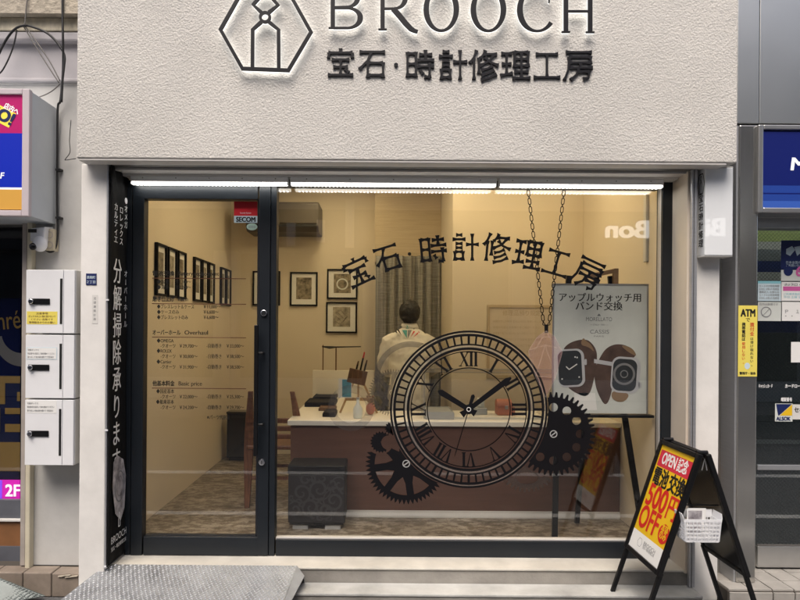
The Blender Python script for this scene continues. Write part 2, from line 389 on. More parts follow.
    def text(s, body, o, u, v, size, bold=0.0, fitw=None, align='L', depth=0.0, sx=1.0):
        """lettering on the plane through o spanned by u (reading direction) and v (up); size = height of the em"""
        vs, fs, x0, x1 = glyphs(body, 0.0, depth / size if depth else 0)
        if not vs: return s
        if bold:   # heavier weight: the glyphs repeated with small shifts, each a hair nearer than the last
            sh = ((-bold, 0), (bold, 0)) if bold < .024 else ((-bold, -bold * .6), (bold, -bold * .6), (0, bold * .6), (-bold, bold * .6), (bold, bold * .6), (0, -bold * .6))
            n0 = len(vs); v2, f2 = [], []
            for i, (a, b) in enumerate(sh):
                v2 += [(p[0] + a, p[1] + b, p[2] + i * 2e-5 / size) for p in vs]; f2 += [tuple(q + i * n0 for q in f) for f in fs]
            vs, fs, x0, x1 = v2, f2, x0 - bold, x1 + bold
        k = size; kx = size * sx
        if fitw: kx = fitw / max(1e-6, x1 - x0)
        off = {'L': x0, 'C': (x0 + x1) / 2, 'R': x1}[align]
        u, v, o = Vector(u), Vector(v), Vector(o); w = u.cross(v)
        s.add([o + u * ((p[0] - off) * kx) + v * (p[1] * k) + w * (p[2] * k) for p in vs], fs); return s
    def build(s, name, m, parent=None, bevel=0.0, smooth=False, loc=None, seg=2):
        me = bpy.data.meshes.new(name)
        off = wloc(parent) if parent else (Vector(loc) if loc is not None else Vector((0, 0, 0)))
        me.from_pydata([Vector(p) - off for p in s.v], [], s.f)
        me.validate(); me.update()
        b = bmesh.new(); b.from_mesh(me); bmesh.ops.recalc_face_normals(b, faces=b.faces); b.to_mesh(me); b.free()
        me.materials.append(M[m])
        if smooth:
            for p in me.polygons: p.use_smooth = True
        o = bpy.data.objects.new(name, me); COL.objects.link(o)
        if parent: o.parent = parent
        elif loc is not None: o.location = loc
        if bevel:
            md = o.modifiers.new('edge', 'BEVEL'); md.width = bevel; md.segments = seg; md.limit_method = 'ANGLE'; md.angle_limit = math.radians(40)
        return o
def wloc(o):
    r = Vector((0, 0, 0))
    while o is not None: r += o.location; o = o.parent
    return r
_gc = {}
def glyphs(body, bold, depth):
    key = (body, round(bold, 4), round(depth, 4))
    if key in _gc: return _gc[key]
    c = bpy.data.curves.new('lettering', 'FONT'); c.body = body; c.size = 1.0; c.offset = bold; c.extrude = depth / 2; c.resolution_u = 4
    o = bpy.data.objects.new('lettering', c); COL.objects.link(o); bpy.context.view_layer.update()
    ev = o.evaluated_get(bpy.context.evaluated_depsgraph_get()); me = ev.to_mesh()
    vs = [tuple(v.co) for v in me.vertices]; fs = [tuple(p.vertices) for p in me.polygons]
    ev.to_mesh_clear(); bpy.data.objects.remove(o); bpy.data.curves.remove(c)
    x0 = min((p[0] for p in vs), default=0); x1 = max((p[0] for p in vs), default=0)
    _gc[key] = (vs, fs, x0, x1); return _gc[key]
UX, UZ = (1, 0, 0), (0, 0, 1)
def thing(name, label, cat, loc=(0, 0, 0), group=None):
    o = bpy.data.objects.new(name, None); COL.objects.link(o); o.location = loc; o.empty_display_size = .1
    o['label'] = label; o['category'] = cat
    if group: o['group'] = group
    return o
def tag(o, label, cat, group=None):
    o['label'] = label; o['category'] = cat
    if group: o['group'] = group
    return o
def struct(o): o['kind'] = 'structure'; return o
def note(o, label): o['label'] = label; return o

def stroke(pts, w, flare=1.0, ends=None):
    """closed outline of a polyline brush stroke with flared ends, in the plane"""
    pts = [Vector((p[0], p[1])) for p in pts]
    # resample: add points close to the ends
    L = sum((pts[i + 1] - pts[i]).length for i in range(len(pts) - 1)); e = min(w * 1.7, L * .4)
    a = pts[0] + (pts[1] - pts[0]).normalized() * min(e, (pts[1] - pts[0]).length * .45)
    b = pts[-1] + (pts[-2] - pts[-1]).normalized() * min(e, (pts[-2] - pts[-1]).length * .45)
    q = [pts[0], a] + pts[1:-1] + [b, pts[-1]]
    ws = [w * flare] + [w] * (len(q) - 2) + [w * flare]
    A, B = [], []
    for i, p in enumerate(q):
        if i == 0: d = q[1] - q[0]
        elif i == len(q) - 1: d = q[-1] - q[-2]
        else: d = (q[i + 1] - q[i]).normalized() + (q[i] - q[i - 1]).normalized()
        d.normalize(); nrm = Vector((-d.y, d.x))
        A.append(p + nrm * ws[i] / 2); B.append(p - nrm * ws[i] / 2)
    return [tuple(p) for p in A] + [tuple(p) for p in reversed(B)]
KANJI = {
 '宝': [[(50,101),(50,86)],[(7,86),(93,86)],[(9,86),(8,68)],[(91,86),(92,68)],[(18,62),(82,62)],[(24,37),(76,37)],[(5,9),(95,9)],[(50,62),(50,9)],[(66,31),(79,17)]],
 '石': [[(5,90),(95,90)],[(46,90),(34,60),(5,30)],[(34,54),(34,2)],[(34,52),(88,52)],[(88,54),(88,2)],[(34,10),(88,10)]],
 '時': [[(8,93),(8,8)],[(37,93),(37,8)],[(8,88),(37,88)],[(8,52),(37,52)],[(8,14),(37,14)],[(48,84),(93,84)],[(70,100),(70,64)],[(42,64),(100,64)],[(42,43),(100,43)],[(84,56),(84,5)],[(86,6),(66,8)],[(52,32),(61,17)]],
 '計': [[(16,95),(40,95)],[(3,79),(52,79)],[(14,63),(41,63)],[(14,48),(41,48)],[(12,36),(12,0)],[(42,36),(42,0)],[(12,33),(42,33)],[(12,7),(42,7)],[(53,60),(102,60)],[(77,100),(77,0)]],
 '修': [[(25,100),(15,74),(2,56)],[(16,72),(16,0)],[(33,74),(33,20)],[(55,100),(48,84),(38,72)],[(50,86),(96,86)],[(86,86),(68,62),(36,46)],[(54,76),(72,58),(101,47)],[(80,46),(62,36),(42,31)],[(86,32),(66,20),(42,13)],[(94,18),(70,4),(40,-3)]],
 '理': [[(3,90),(40,90)],[(5,54),(38,54)],[(0,14),(42,22)],[(21,90),(21,18)],[(48,98),(48,44)],[(94,98),(94,44)],[(48,94),(94,94)],[(48,71),(94,71)],[(48,48),(94,48)],[(71,94),(71,6)],[(47,27),(96,27)],[(41,5),(102,5)]],
 '工': [[(10,89),(90,89)],[(50,89),(50,9)],[(2,9),(98,9)]],
 '房': [[(5,96),(97,96)],[(16,79),(92,79)],[(92,81),(92,56)],[(16,60),(92,60)],[(17,79),(14,36),(0,0)],[(56,57),(56,42)],[(20,42),(100,42)],[(50,42),(44,20),(22,0)],[(50,28),(88,28)],[(88,30),(85,8),(66,3)]],
}
def kanji_polys(ch, cx, cz, w, h, rot, weight=9.0, flare=1.75):
    out = []; c, s_ = math.cos(rot), math.sin(rot)
    if ch == '・':
        pts = [(math.cos(a) * w * .085, math.sin(a) * w * .085) for a in [k * PI / 8 for k in range(16)]]
        return [[(cx + x * c - z * s_, cz + x * s_ + z * c) for x, z in pts]]
    for st in KANJI[ch]:
        pl = stroke(st, weight, flare)
        pl = [((x - 50) / 100 * w, (z - 49) / 100 * h) for x, z in pl]
        out.append([(cx + x * c - z * s_, cz + x * s_ + z * c) for x, z in pl])
    return out

# ================================================================== GROUND AND STREET
GZ = 0.11          # street level
FZ = 0.285         # shop floor level
o = MB(); o.box(-30, 30, -24, .3, GZ - .6, GZ); struct(o.build('street', 'asphalt'))
for i, (yy, hw) in enumerate(((-1.31, .045), (-2.67, .06))):
    struct(MB().box(-30, 30, yy - hw, yy + hw, GZ, GZ + .004).build('road_line', 'road_white'))
struct(MB().box(-30, 30, -8.0, -6.4, GZ, GZ + .12).build('far_pavement', 'concrete_warm', bevel=.01))

# ================================================================== SHOP BUILDING
WL, WR = -1.60, 1.665        # inner faces of the room's side walls
YB, YP, XP = 2.78, 1.5, .575  # back wall, partition face, partition end
CEIL = 3.15
sb = thing('shop_building', 'pale stucco shopfront building with recessed glazed entrance and marble sill', 'building', (0, 0, GZ))
FX0, FX1, FY, SZ = -1.617, 1.853, -.35, 2.487
MB().box(FX0, FX1, FY, .10, SZ, 6.2).build('fascia', 'stucco', sb, bevel=.006)
MB().box(-1.646, -1.505, -.24, .03, GZ, SZ).build('pillar', 'pillar_paint', sb, bevel=.006)
MB().box(1.715, 1.862, -.18, .03, GZ, SZ).build('pillar', 'pillar_paint', sb, bevel=.006)
MB().box(1.670, 1.7145, -.20, .055, FZ - .02, SZ).build('reveal', 'reveal_cream', sb, bevel=.003)
m = MB(); m.box(1.682, 1.692, -.225, -.2005, GZ + .09, SZ); m.box(1.697, 1.7135, -.222, -.2005, GZ + .09, SZ)
m.build('shutter_rail', 'alu', sb, bevel=.002)
m = MB(); m.box(-1.5045, -1.494, -.245, -.215, FZ + .0, SZ); m.build('shutter_rail', 'alu', sb, bevel=.002)
# soffit and shutter slot under the fascia
MB().box(FX0 + .01, 1.8, -.345, -.262, SZ - .012, SZ - .001).build('soffit', 'soffit_grey', sb, bevel=.003)
MB().box(-1.5, 1.68, -.261, -.186, SZ - .006, SZ - .001).build('shutter_slot', 'slot_dark', sb)
MB().box(-1.5, 1.68, -.185, -.10, SZ - .018, SZ - .001).build('soffit', 'soffit_grey', sb, bevel=.003)
MB().box(-1.5, 1.669, -.0995, .06, SZ - .026, SZ - .001).build('lintel', 'off_white', sb, bevel=.003)
# sill and steps
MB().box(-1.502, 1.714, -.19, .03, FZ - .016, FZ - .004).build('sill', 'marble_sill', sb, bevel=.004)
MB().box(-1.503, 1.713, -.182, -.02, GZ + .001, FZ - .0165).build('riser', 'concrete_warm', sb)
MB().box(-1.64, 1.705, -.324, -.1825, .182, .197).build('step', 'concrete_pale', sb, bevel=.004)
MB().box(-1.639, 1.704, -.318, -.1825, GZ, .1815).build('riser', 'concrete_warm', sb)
# the room
MB().box(WL - .15, WR + .15, .031, YB + .2, FZ - .2, FZ).build('floor', 'floor_wood', sb)
MB().box(WL - .12, WL, .06, YB + .15, FZ + .001, CEIL).build('interior_wall', 'wall_cream', sb)
m = MB(); m.box(WL + .001, XP, YB, YB + .15, FZ + .001, CEIL - .001); m.build('interior_wall', 'wall_cream', sb)
MB().box(XP, WR - .001, YP, YB + .15, FZ + .001, CEIL - .001).build('partition', 'wall_cream', sb)
MB().box(WR, WR + .15, .06, YB + .15, FZ + .001, CEIL).build('interior_wall', 'wall_cream', sb)
MB().box(WL - .15, WR + .15, .02, YB + .2, CEIL, CEIL + .1).build('ceiling', 'ceiling_white', sb)
MB().box(WL - .15, WR + .15, .09, .14, SZ - .03, CEIL - .001).build('interior_wall', 'wall_cream', sb)
x0, x1, z0, z1 = RC(375, 176, 444, 262, 2.5)
MB().box(x0, XP - .002, 2.5, YB - .001, z0, CEIL - .002).build('bulkhead', 'wall_screen', sb)
MB().box(WL + .001, -.05, YB - .012, YB - .0005, FZ + .001, FZ + .07).build('base_strip', 'panel_white', sb)
# ceiling lamps inside
for i, (xx, yy) in enumerate(((-.75, .9), (.35, 1.1), (1.15, .75), (-.5, 2.0))):
    t = thing('ceiling_light', ['flat warm ceiling light above the door side of the shop', 'flat warm ceiling light above the middle of the counter', 'flat warm ceiling light above the poster easel', 'flat warm ceiling light near the back wall pictures'][i], 'ceiling light', (xx, yy, CEIL - .001), 'warm ceiling lights in the shop')
    MB().box(xx - .2, xx + .2, yy - .12, yy + .12, CEIL - .05, CEIL - .001).build('housing', 'off_white', t, bevel=.004)
    MB().box(xx - .185, xx + .185, yy - .105, yy + .105, CEIL - .056, CEIL - .0505).build('diffuser', 'ceiling_lamp', t)

# ------------------------------------------------------------------ tube lights under the soffit
for i, (a, b, lab) in enumerate(((130, 288, 'slim white tube light under the soffit above the glass door'),
                       (290, 497, 'slim white tube light above the window text, middle of three'),
                       (499.5, 664, 'slim white tube light above the hanging chains and poster'))):
    Y0 = -.095
    X0, X1 = P(a, 182, Y0)[0], P(b, 184, Y0)[0]; dz = 0.0
    t = thing('tube_light', lab, 'tube light', ((X0 + X1) / 2, Y0, 2.46), 'tube lights under the soffit')
    MB().box(X0, X1, Y0, Y0 + .05, 2.4285, 2.4605).build('housing', 'fixture_white', t, bevel=.004)
    MB().box(X0 + .0065, X1 - .0065, Y0 + .004, Y0 + .046, 2.4165, 2.4280).build('diffuser', 'tube_light', t, bevel=.006)
    for xx in (X0, X1 - .006): MB().box(xx, xx + .006, Y0 + .001, Y0 + .049, 2.414, 2.4283).build('end_cap', 'white_plastic', t, bevel=.003)
    m = MB(); n = int((X1 - X0) / .022)
    for k in range(n):
        xx = X0 + .03 + k * (X1 - X0 - .06) / (n - 1)
        m.box(xx - .004, xx + .004, Y0 + .012, Y0 + .036, 2.4145, 2.4163)
    m.build('led_strip', 'led_dot', t)
    for k in range(5):
        xx = X0 + (X1 - X0) * (.08 + .21 * k); MB().ball((xx, Y0 - .001, 2.448), .0035, .002, .0035, 8, 6).build('screw', 'grey_ink', t)
    # bracket clip
    xx = X0 + (X1 - X0) * .72; MB().box(xx, xx + .03, Y0 - .004, Y0 + .04, 2.4615, 2.4665).build('clip', 'steel_frame', t)

# ================================================================== GLASS DOOR
YD = -.035
gd = thing('glass_door', 'dark navy framed glass entrance door printed with a price list', 'door', (-1.07, 0, FZ))
def frame_bars(mb, bars, yf, yb):
    for b in bars: mb.pbox(*b, yf, yb)
m = MB(); frame_bars(m, [(131.5, 184, 143, 555.5), (258, 184, 269.2, 555.5), (143.1, 184, 257.9, 199), (143.1, 537, 257.9, 555.5)], YD, .03)
m.build('frame', 'navy_frame', gd, bevel=.003)
m = MB(); frame_bars(m, [(125.5, 180, 131, 556.5), (131.1, 180, 269, 183.4)], -.03, .05); m.build('jamb', 'navy_frame', gd, bevel=.002)
m = MB(); frame_bars(m, [(143.1, 199.1, 144.6, 536.9), (256.6, 199.1, 257.9, 536.9), (144.7, 535.4, 256.5, 536.9)], -.012, .02); m.build('glazing_bead', 'navy_edge', gd)
x0, x1, z0, z1 = RC(143.2, 199.2, 257.8, 536.8, 0)
MB().box(x0, x1, 0, .006, z0, z1).build('pane', 'window_glass', gd)
h = MB(); X, _ = P(256, 390, -.085); _, za = P(256, 325, -.085); _, zb = P(256, 456, -.085)
h.box(X - .011, X + .011, -.097, -.073, zb, za)
h = h.build('handle', 'black_metal', gd, bevel=.003)
m = MB()
for yy in (353, 424):
    X2, Zm = P(263, yy, -.05); m.tube([(X + .002, -.080, Zm), (X2, -.080, Zm), (X2, YD + .0, Zm)], .007, 10)
m.build('mount', 'black_metal', h)
for yy in (313, 462):
    X2, Zm = P(264 if yy < 400 else 262, yy, -.04)
    l = MB(); l.tube([(X2, YD + .001, Zm), (X2, YD - .016, Zm)], .018, 20); l = l.build('lock', 'chrome', gd, bevel=.003, smooth=False)
    MB().box(X2 - .002, X2 + .002, YD - .0168, YD - .0155, Zm - .009, Zm + .009).build('keyhole', 'black_ink', l)
# lettering on the door
DY = -.002
def ptext(mb, s, x, y, em, Y, fit=None, align='L', bold=0.0, sx=1.0, yd=None):
    d = yd if yd is not None else Y
    X, Z = P(x, y, d); mb.text(s, (X, Y, Z), UX, UZ, em * S(d), bold, fit * S(d) if fit else None, align, 0, sx)
m = MB(); r = MB()
for (ja, en, y, xe) in (('電池交換', 'Battery replacement', 275.5, 219), ('磨き仕上げ', 'Polish', 301, 188), ('オーバーホール', 'Overhaul', 334.5, 208), ('他基本料金', 'Basic price', 385.5, 202)):
    wj = 28 if len(ja) == 7 else 22
    ptext(m, ja, 152.5, y, 5.8, DY, wj, bold=.032); ptext(m, en, 152.5 + wj + 4, y, 6.0, DY, xe - 156.5 - wj, bold=.022)
    X0, Z = P(152, y + 2.6, DY); X1, _ = P(246, y + 2.6, DY); r.box(X0, X1, DY, DY + .0008, Z - .0022, Z + .0022)
for (s, x, y, w) in (('◆国産', 157, 283.5, 12), ('￥1,100〜', 176, 283.5, 15), ('◆海外', 157, 289, 12), ('￥2,200〜', 176, 289, 15),
    ('◆ブレスレット＆ケース', 157, 308.3, 37), ('￥11,000〜', 203.5, 308.3, 17), ('◆ケースのみ', 157, 313.7, 22), ('￥6,600〜', 203.5, 313.7, 15), ('◆ブレスレットのみ', 157, 319, 31), ('￥6,600〜', 203.5, 319, 15),
    ('◆OMEGA', 156.7, 342.4, 17), ('◆ROLEX', 156.7, 352.6, 15), ('◆Cartier', 156.5, 363.4, 15), ('◆国産基本', 156.2, 393, 18), ('◆舶来基本', 156, 403.6, 18), ('※パーツ代別途', 207, 419, 23)):
    ptext(m, s, x, y, 4.9, DY, w, bold=.023)
for y, a, b in ((347.6, '29,700', '33,000'), (358, '30,800', '38,500'), (368.6, '31,900', '38,500'), (398.3, '22,000', '25,300'), (409, '24,200', '29,700')):
    ptext(m, '-クオーツ', 160.5, y, 4.8, DY, 15, bold=.022); ptext(m, '￥%s〜' % a, 179.5, y, 4.8, DY, 18, bold=.022)
    ptext(m, '-自動巻き', 206.5, y, 4.8, DY, 15, bold=.022); ptext(m, '￥%s〜' % b, 226.5, y, 4.8, DY, 17.5, bold=.022)
lt = m.build('lettering', 'black_ink', gd)
r.build('rule', 'brown_ink', lt)
# stickers on the door
s_ = MB().pbox(234, 201.5, 257.4, 222.6, -.003, -.0015).build('sticker', 'sticker_red', gd); note(s_, 'red and white security sticker in the door corner')
MB().pbox(234, 215.8, 257.4, 222.8, -.0042, -.0031).build('band', 'pale_blue', s_)
m = MB(); ptext(m, 'SECOM', 236, 221.6, 6.6, -.0048, 19.5, bold=.045); m.build('lettering', 'black_ink', s_)
m = MB(); ptext(m, 'Security System', 240, 213.6, 2.2, -.0040, 11); m.build('small_print', 'white_ink', s_)
e = MB(); cx, cz = P(252, 226.8, -.003); e.prism([(cx + math.cos(a) * 5.4 * S(0), cz + math.sin(a) * 3.4 * S(0)) for a in [k * PI / 16 for k in range(32)]], -.0052, -.0045)
e = e.build('sticker', 'mint', gd); note(e, 'small pale green oval sticker below the red one')
m = MB(); ptext(m, '認定店', 248.6, 228, 3, -.0056, 7); m.build('small_print', 'grey_ink', e)

# ================================================================== DISPLAY WINDOW WITH ITS DECALS
dw = thing('display_window', 'large dark framed shop window decorated with clock, gear and chain graphics', 'window', (.5, 0, FZ))
m = MB(); frame_bars(m, [(269.8, 180, 275.6, 557.5), (661.5, 180, 673, 557.5), (275.7, 541, 661.4, 557.5), (275.7, 180, 661.4, 187)], -.028, .05)
m.build('frame', 'navy_frame', dw, bevel=.003)
m = MB(); frame_bars(m, [(275.8, 538.8, 661.3, 540.9), (659.8, 187.2, 661.4, 538.7)], -.010, .03); m.build('glazing_bead', 'soffit_grey', dw)
x0, x1, z0, z1 = RC(275.8, 187.3, 661.2, 540.6, 0)
MB().box(x0, x1, 0, .008, z0, z1).build('pane', 'window_glass', dw)
KY = -.002
class Layer:
    """sheets of thin vinyl cut to outlines given in photo pixels on the pane"""
    def __init__(s, y=KY): s.m = MB(); s.y = y; s.n = 0
    def poly(s, pts):
        s.n += 1; s.m.flat([P(x, y, 0) for x, y in pts], s.y - s.n * 1.2e-5)
    def ring(s, cx, cy, r0, r1, n=96, a0=0, a1=2 * PI):
        full = a1 - a0 > 6.28; k = n if full else n + 1
        an = [a0 + (a1 - a0) * i / n for i in range(k)]
        s.n += 1
        s.m.strip2([P(cx + r0 * math.cos(a), cy + r0 * math.sin(a), 0) for a in an], [P(cx + r1 * math.cos(a), cy + r1 * math.sin(a), 0) for a in an], s.y - s.n * 1.2e-5, full)
    def polar(s, cx, cy, rmax, pred, nth=540, dr=.3, rmin=0.4):
        s.n += 1; Y = s.y - s.n * 1.2e-5; nr = int((rmax - rmin) / dr)
        for i in range(nth):
            a, b = 2 * PI * i / nth, 2 * PI * (i + 1) / nth; am = (a + b) / 2; ca, sa = math.cos(am), math.sin(am); st = None
            for j in range(nr + 1):
                rr = rmin + (j + .5) * dr; on = j < nr and pred(rr * ca, rr * sa, rr, am)
                if on and st is None: st = rmin + j * dr
                if not on and st is not None:
                    en = rmin + j * dr
                    q = [P(cx + st * math.cos(a), cy + st * math.sin(a), 0), P(cx + en * math.cos(a), cy + en * math.sin(a), 0), P(cx + en * math.cos(b), cy + en * math.sin(b), 0), P(cx + st * math.cos(b), cy + st * math.sin(b), 0)]
                    s.m.flat(q, Y); st = None
# arched lettering
for ch, cx, cy, rot, w in (('宝', 358.5, 272, 25, 30), ('石', 387.5, 258.5, 17, 28), ('・', 409.5, 254, 8, 22), ('時', 433, 250, 5, 29), ('計', 465, 247.5, 0, 28), ('修', 496.5, 248, -5, 29), ('理', 527.5, 254.5, -10, 30), ('工', 556.5, 263, -16, 28.5), ('房', 587.5, 274, -25, 30)):
    L = Layer()
    for pl in kanji_polys(ch, 0, 0, w * .95, w * .97, math.radians(rot), 8.8, 1.85): L.poly([(cx + x, cy - z) for x, z in pl])
    L.m.build('letter', 'black_vinyl', dw)
# clock
CCX, CCY, CRAD = 468.7, 409.3, 78.2
L = Layer()
L.ring(CCX, CCY, 76.8, 78.8); L.ring(CCX, CCY, 73.0, 75.6); L.ring(CCX, CCY, 64.0, 65.6); L.ring(CCX, CCY, 59.4, 62.0); L.ring(CCX, CCY, 57.3, 58.3); L.ring(CCX, CCY, 40.9, 42.0)
for k in range(60):
    a = 2 * PI * k / 60; ca, sa = math.cos(a), math.sin(a); w = .95 if k % 5 else 1.2
    L.poly([(CCX + r_ * ca - t_ * sa, CCY + r_ * sa + t_ * ca) for r_, t_ in ((65.2, -w), (73.6, -w), (73.6, w), (65.2, w))])
ck = L.m.build('clock_face', 'black_vinyl', dw)
L = Layer(-.0015); L.ring(CCX, CCY, 75.3, 77.2); L.ring(CCX, CCY, 61.8, 64.2); L.m.build('pale_ring', 'film_white', ck)
NUM = ['XII', 'I', 'II', 'III', 'IV', 'V', 'VI', 'VII', 'VIII', 'IX', 'X', 'XI']
ADV = {'I': 4.6, 'V': 9.8, 'X': 9.6}
def roman(L, s, cx, cy, rad, ang, h=13.6):
    tot = sum(ADV[c] for c in s); k = min(1, 21.0 / tot) if len(s) > 3 else 1; x = -tot * k / 2
    ca, sa = math.cos(ang), math.sin(ang)
    def put(pts):   # local x along the clockwise tangent, y outward
        L.poly([(cx + (rad + y) * sa + x_ * ca, cy - (rad + y) * ca + x_ * sa) for x_, y in pts])
    for c in s:
        w = ADV[c] * k; xm = x + w / 2; hh = h / 2
        def serif(px, py, sw=1.9): put([(px - sw, py - .5), (px + sw, py - .5), (px + sw, py + .5), (px - sw, py + .5)])
        if c == 'I': put([(xm - 1.25, -hh), (xm + 1.25, -hh), (xm + 1.25, hh), (xm - 1.25, hh)]); serif(xm, hh); serif(xm, -hh)
        if c == 'V':
            put([(x + .8, hh), (x + 3.3, hh), (xm + .7, -hh), (xm - .4, -hh)]); put([(x + w - 1.9, hh), (x + w - .7, hh), (xm + .7, -hh), (xm, -hh)])
            serif(x + 2, hh); serif(x + w - 1.2, hh, 1.5)
        if c == 'X':
            put([(x + .5, hh), (x + 3.0, hh), (x + w - .4, -hh), (x + w - 2.9, -hh)]); put([(x + w - 1.9, hh), (x + w - .7, hh), (x + 1.5, -hh), (x + .7, -hh)])
            serif(x + 1.7, hh); serif(x + w - 1.2, hh, 1.5); serif(x + 1.1, -hh, 1.5); serif(x + w - 1.6, -hh)
        x += w
for i, s in enumerate(NUM):
    L = Layer(); roman(L, s, CCX, CCY, 50.2, 2 * PI * i / 12); L.m.build('numeral', 'black_vinyl', ck)
def hand(L, tip, tail, w0, w1, wt):
    d = Vector((tip[0] - CCX, tip[1] - CCY)); Ln = d.length; d.normalize(); n = Vector((-d.y, d.x))
    pts = [(-tail, wt), (-tail * .45, w0), (Ln * .90, w1), (Ln, w1 * .3), (Ln, -w1 * .3), (Ln * .90, -w1), (-tail * .45, -w0), (-tail, -wt)]
    L.poly([(CCX + d.x * a + n.x * b, CCY + d.y * a + n.y * b) for a, b in pts])
for tip, tail, w0, w1, wt in (((511, 377.5), 9, 2.2, 2.9, 3.6), ((438, 390.5), 8, 2.2, 3.0, 3.6), ((454.5, 456.5), 0, .45, .45, .45), ((473.5, 394.5), 0, 1.3, 2.0, 1.3)):
    L = Layer(-.0030); hand(L, tip, tail, w0, w1, wt)
    if tail == 9: L.ring(CCX, CCY, 2.6, 5.0, 24)
    L.m.build('hand', 'black_vinyl', ck)
L = Layer(-.0036); L.ring(CCX, CCY, 1.6, 2.3, 24); L.m.build('hub', 'off_white', ck)
# gears
def outside_clock(cx, cy, r=79.4): return lambda x, y: math.hypot(cx + x - CCX, cy + y - CCY) > r
def tooth(a, n, duty=.5, ph=0): 
    t = ((a * n / (2 * PI) + ph) % 1.0); return abs(t - .5) * 2
g1x, g1y = 406.2, 463.6; oc = outside_clock(g1x, g1y)
def gear_a(x, y, r, a):
    if not oc(x, y): return False
    if math.hypot(g1x + x - 380, g1y + y - 441) < 13.5: return False
    if 2.9 < r < 3.9 or (r < 3 and abs(x * .45 + y * .9) < .75 and r < 2.6): return False
    if r > 41 - 5.0 * (tooth(a, 56)) : return False
    if r > 31.5 or r < 14.0: return True
    for k in range(8):
        an = math.radians(-8 + 45 * k + 0)
        if abs(math.cos(an) * y - math.sin(an) * x) < 3.6 + max(0, (20 - r) * .28) and math.cos(an) * x + math.sin(an) * y > 0: return True
    return False
L = Layer(); L.polar(g1x, g1y, 41, gear_a, 900, .28); o = L.m.build('gear', 'black_vinyl', dw); note(o, 'black spoked gear decal under the clock')
g2x, g2y = 553.4, 433.9; oc2 = outside_clock(g2x, g2y)
def gear_b(x, y, r, a):
    if not oc2(x, y): return False
    if r > 42 - 5.2 * max(0, min(1, (tooth(a, 44) - .25) * 2.2)): return False
    for k in range(12):
        an = PI * k / 6
        if math.hypot(x - 26.6 * math.cos(an), y - 26.6 * math.sin(an)) < 4.3: return False
    if 3.0 < r < 3.7: return False
    if r < 3 and abs(x * .64 + y * .77) < .5: return False
    return True
L = Layer(); L.polar(g2x, g2y, 42, gear_b, 900, .28); o = L.m.build('gear', 'black_vinyl', dw); note(o, 'black perforated gear decal beside the poster')
g3x, g3y = 527, 461; oc3 = outside_clock(g3x, g3y)
def gear_c(x, y, r, a):
    if not oc3(x, y) or math.hypot(g3x + x - g2x, g3y + y - g2y) < 43: return False
    if r > 31.5 - 4.0 * max(0, min(1, (tooth(a, 40) - .25) * 2.2)): return False
    for k in range(5):
        an = math.radians(90 + 72 * k); u = x * math.cos(an) + y * math.sin(an) - 17; v = -x * math.sin(an) + y * math.cos(an)
        if (u / 6.0) ** 2 + (v / 11.0) ** 2 < 1: return False
    return True
L = Layer(); L.polar(g3x, g3y, 31.5, gear_c, 720, .3); o = L.m.build('gear', 'film_grey', dw); note(o, 'translucent grey gear decal, lower, between the clock and black gear')
g4x, g4y = 392, 392.5; oc4 = outside_clock(g4x, g4y)
def gear_d(x, y, r, a):
    if not oc4(x, y): return False
    if r > 23.5 - 2.6 * max(0, min(1, (tooth(a, 52) - .2) * 2)): return False
    if 2.0 < r < 2.7: return False
    if r > 18.0 or r < 8: return True
    for k in range(7):
        an = math.radians(20 + 360 / 7 * k)
        if abs(math.cos(an) * y - math.sin(an) * x) < 2.3 and math.cos(an) * x + math.sin(an) * y > 0: return True
    return False
L = Layer(-.0024); L.polar(g4x, g4y, 23.5, gear_d, 720, .3); o = L.m.build('gear', 'film_grey', dw); note(o, 'translucent grey gear decal left of the clock rim')
L = Layer(-.0020); occ = outside_clock(411, 378)
L.polar(411, 378, 37, lambda x, y, r, a: r > 31 and occ(x, y), 360, .4, 30); o = L.m.build('ring', 'film_grey', dw); note(o, 'translucent grey ring decal over the person')
L = Layer(-.0018); L.ring(351, 408, 15, 23, 72); o = L.m.build('ring', 'film_faint', dw); note(o, 'translucent grey ring decal over the counter')
def gear_e(x, y, r, a):
    if r > 11 - 2.0 * tooth(a, 20): return False
    return math.hypot(x - 7.5, y - .5) > 7.2 and x < 8
L = Layer(); L.polar(381, 442, 11, gear_e, 360, .25); o = L.m.build('gear', 'black_vinyl', dw); note(o, 'small black half gear decal')
L = Layer(); oc6 = outside_clock(391, 428); L.polar(391, 428, 6.5, lambda x, y, r, a: r < 6.5 - 1.6 * tooth(a, 14) and oc6(x, y), 180, .25); o = L.m.build('gear', 'black_vinyl', dw)
for gx, gy in ((g1x, g1y), (g2x, g2y)):
    L = Layer(-.0034); L.ring(gx, gy, 2.9, 3.8, 32)
    d_ = Vector((.80, -.60)); n_ = Vector((.60, .80)) * .5
    L.poly([(gx + d_.x * 2.7 + n_.x, gy + d_.y * 2.7 + n_.y), (gx - d_.x * 2.7 + n_.x, gy - d_.y * 2.7 + n_.y), (gx - d_.x * 2.7 - n_.x, gy - d_.y * 2.7 - n_.y), (gx + d_.x * 2.7 - n_.x, gy + d_.y * 2.7 - n_.y)])
    L.m.build('gear_screw', 'grey_plastic', dw)
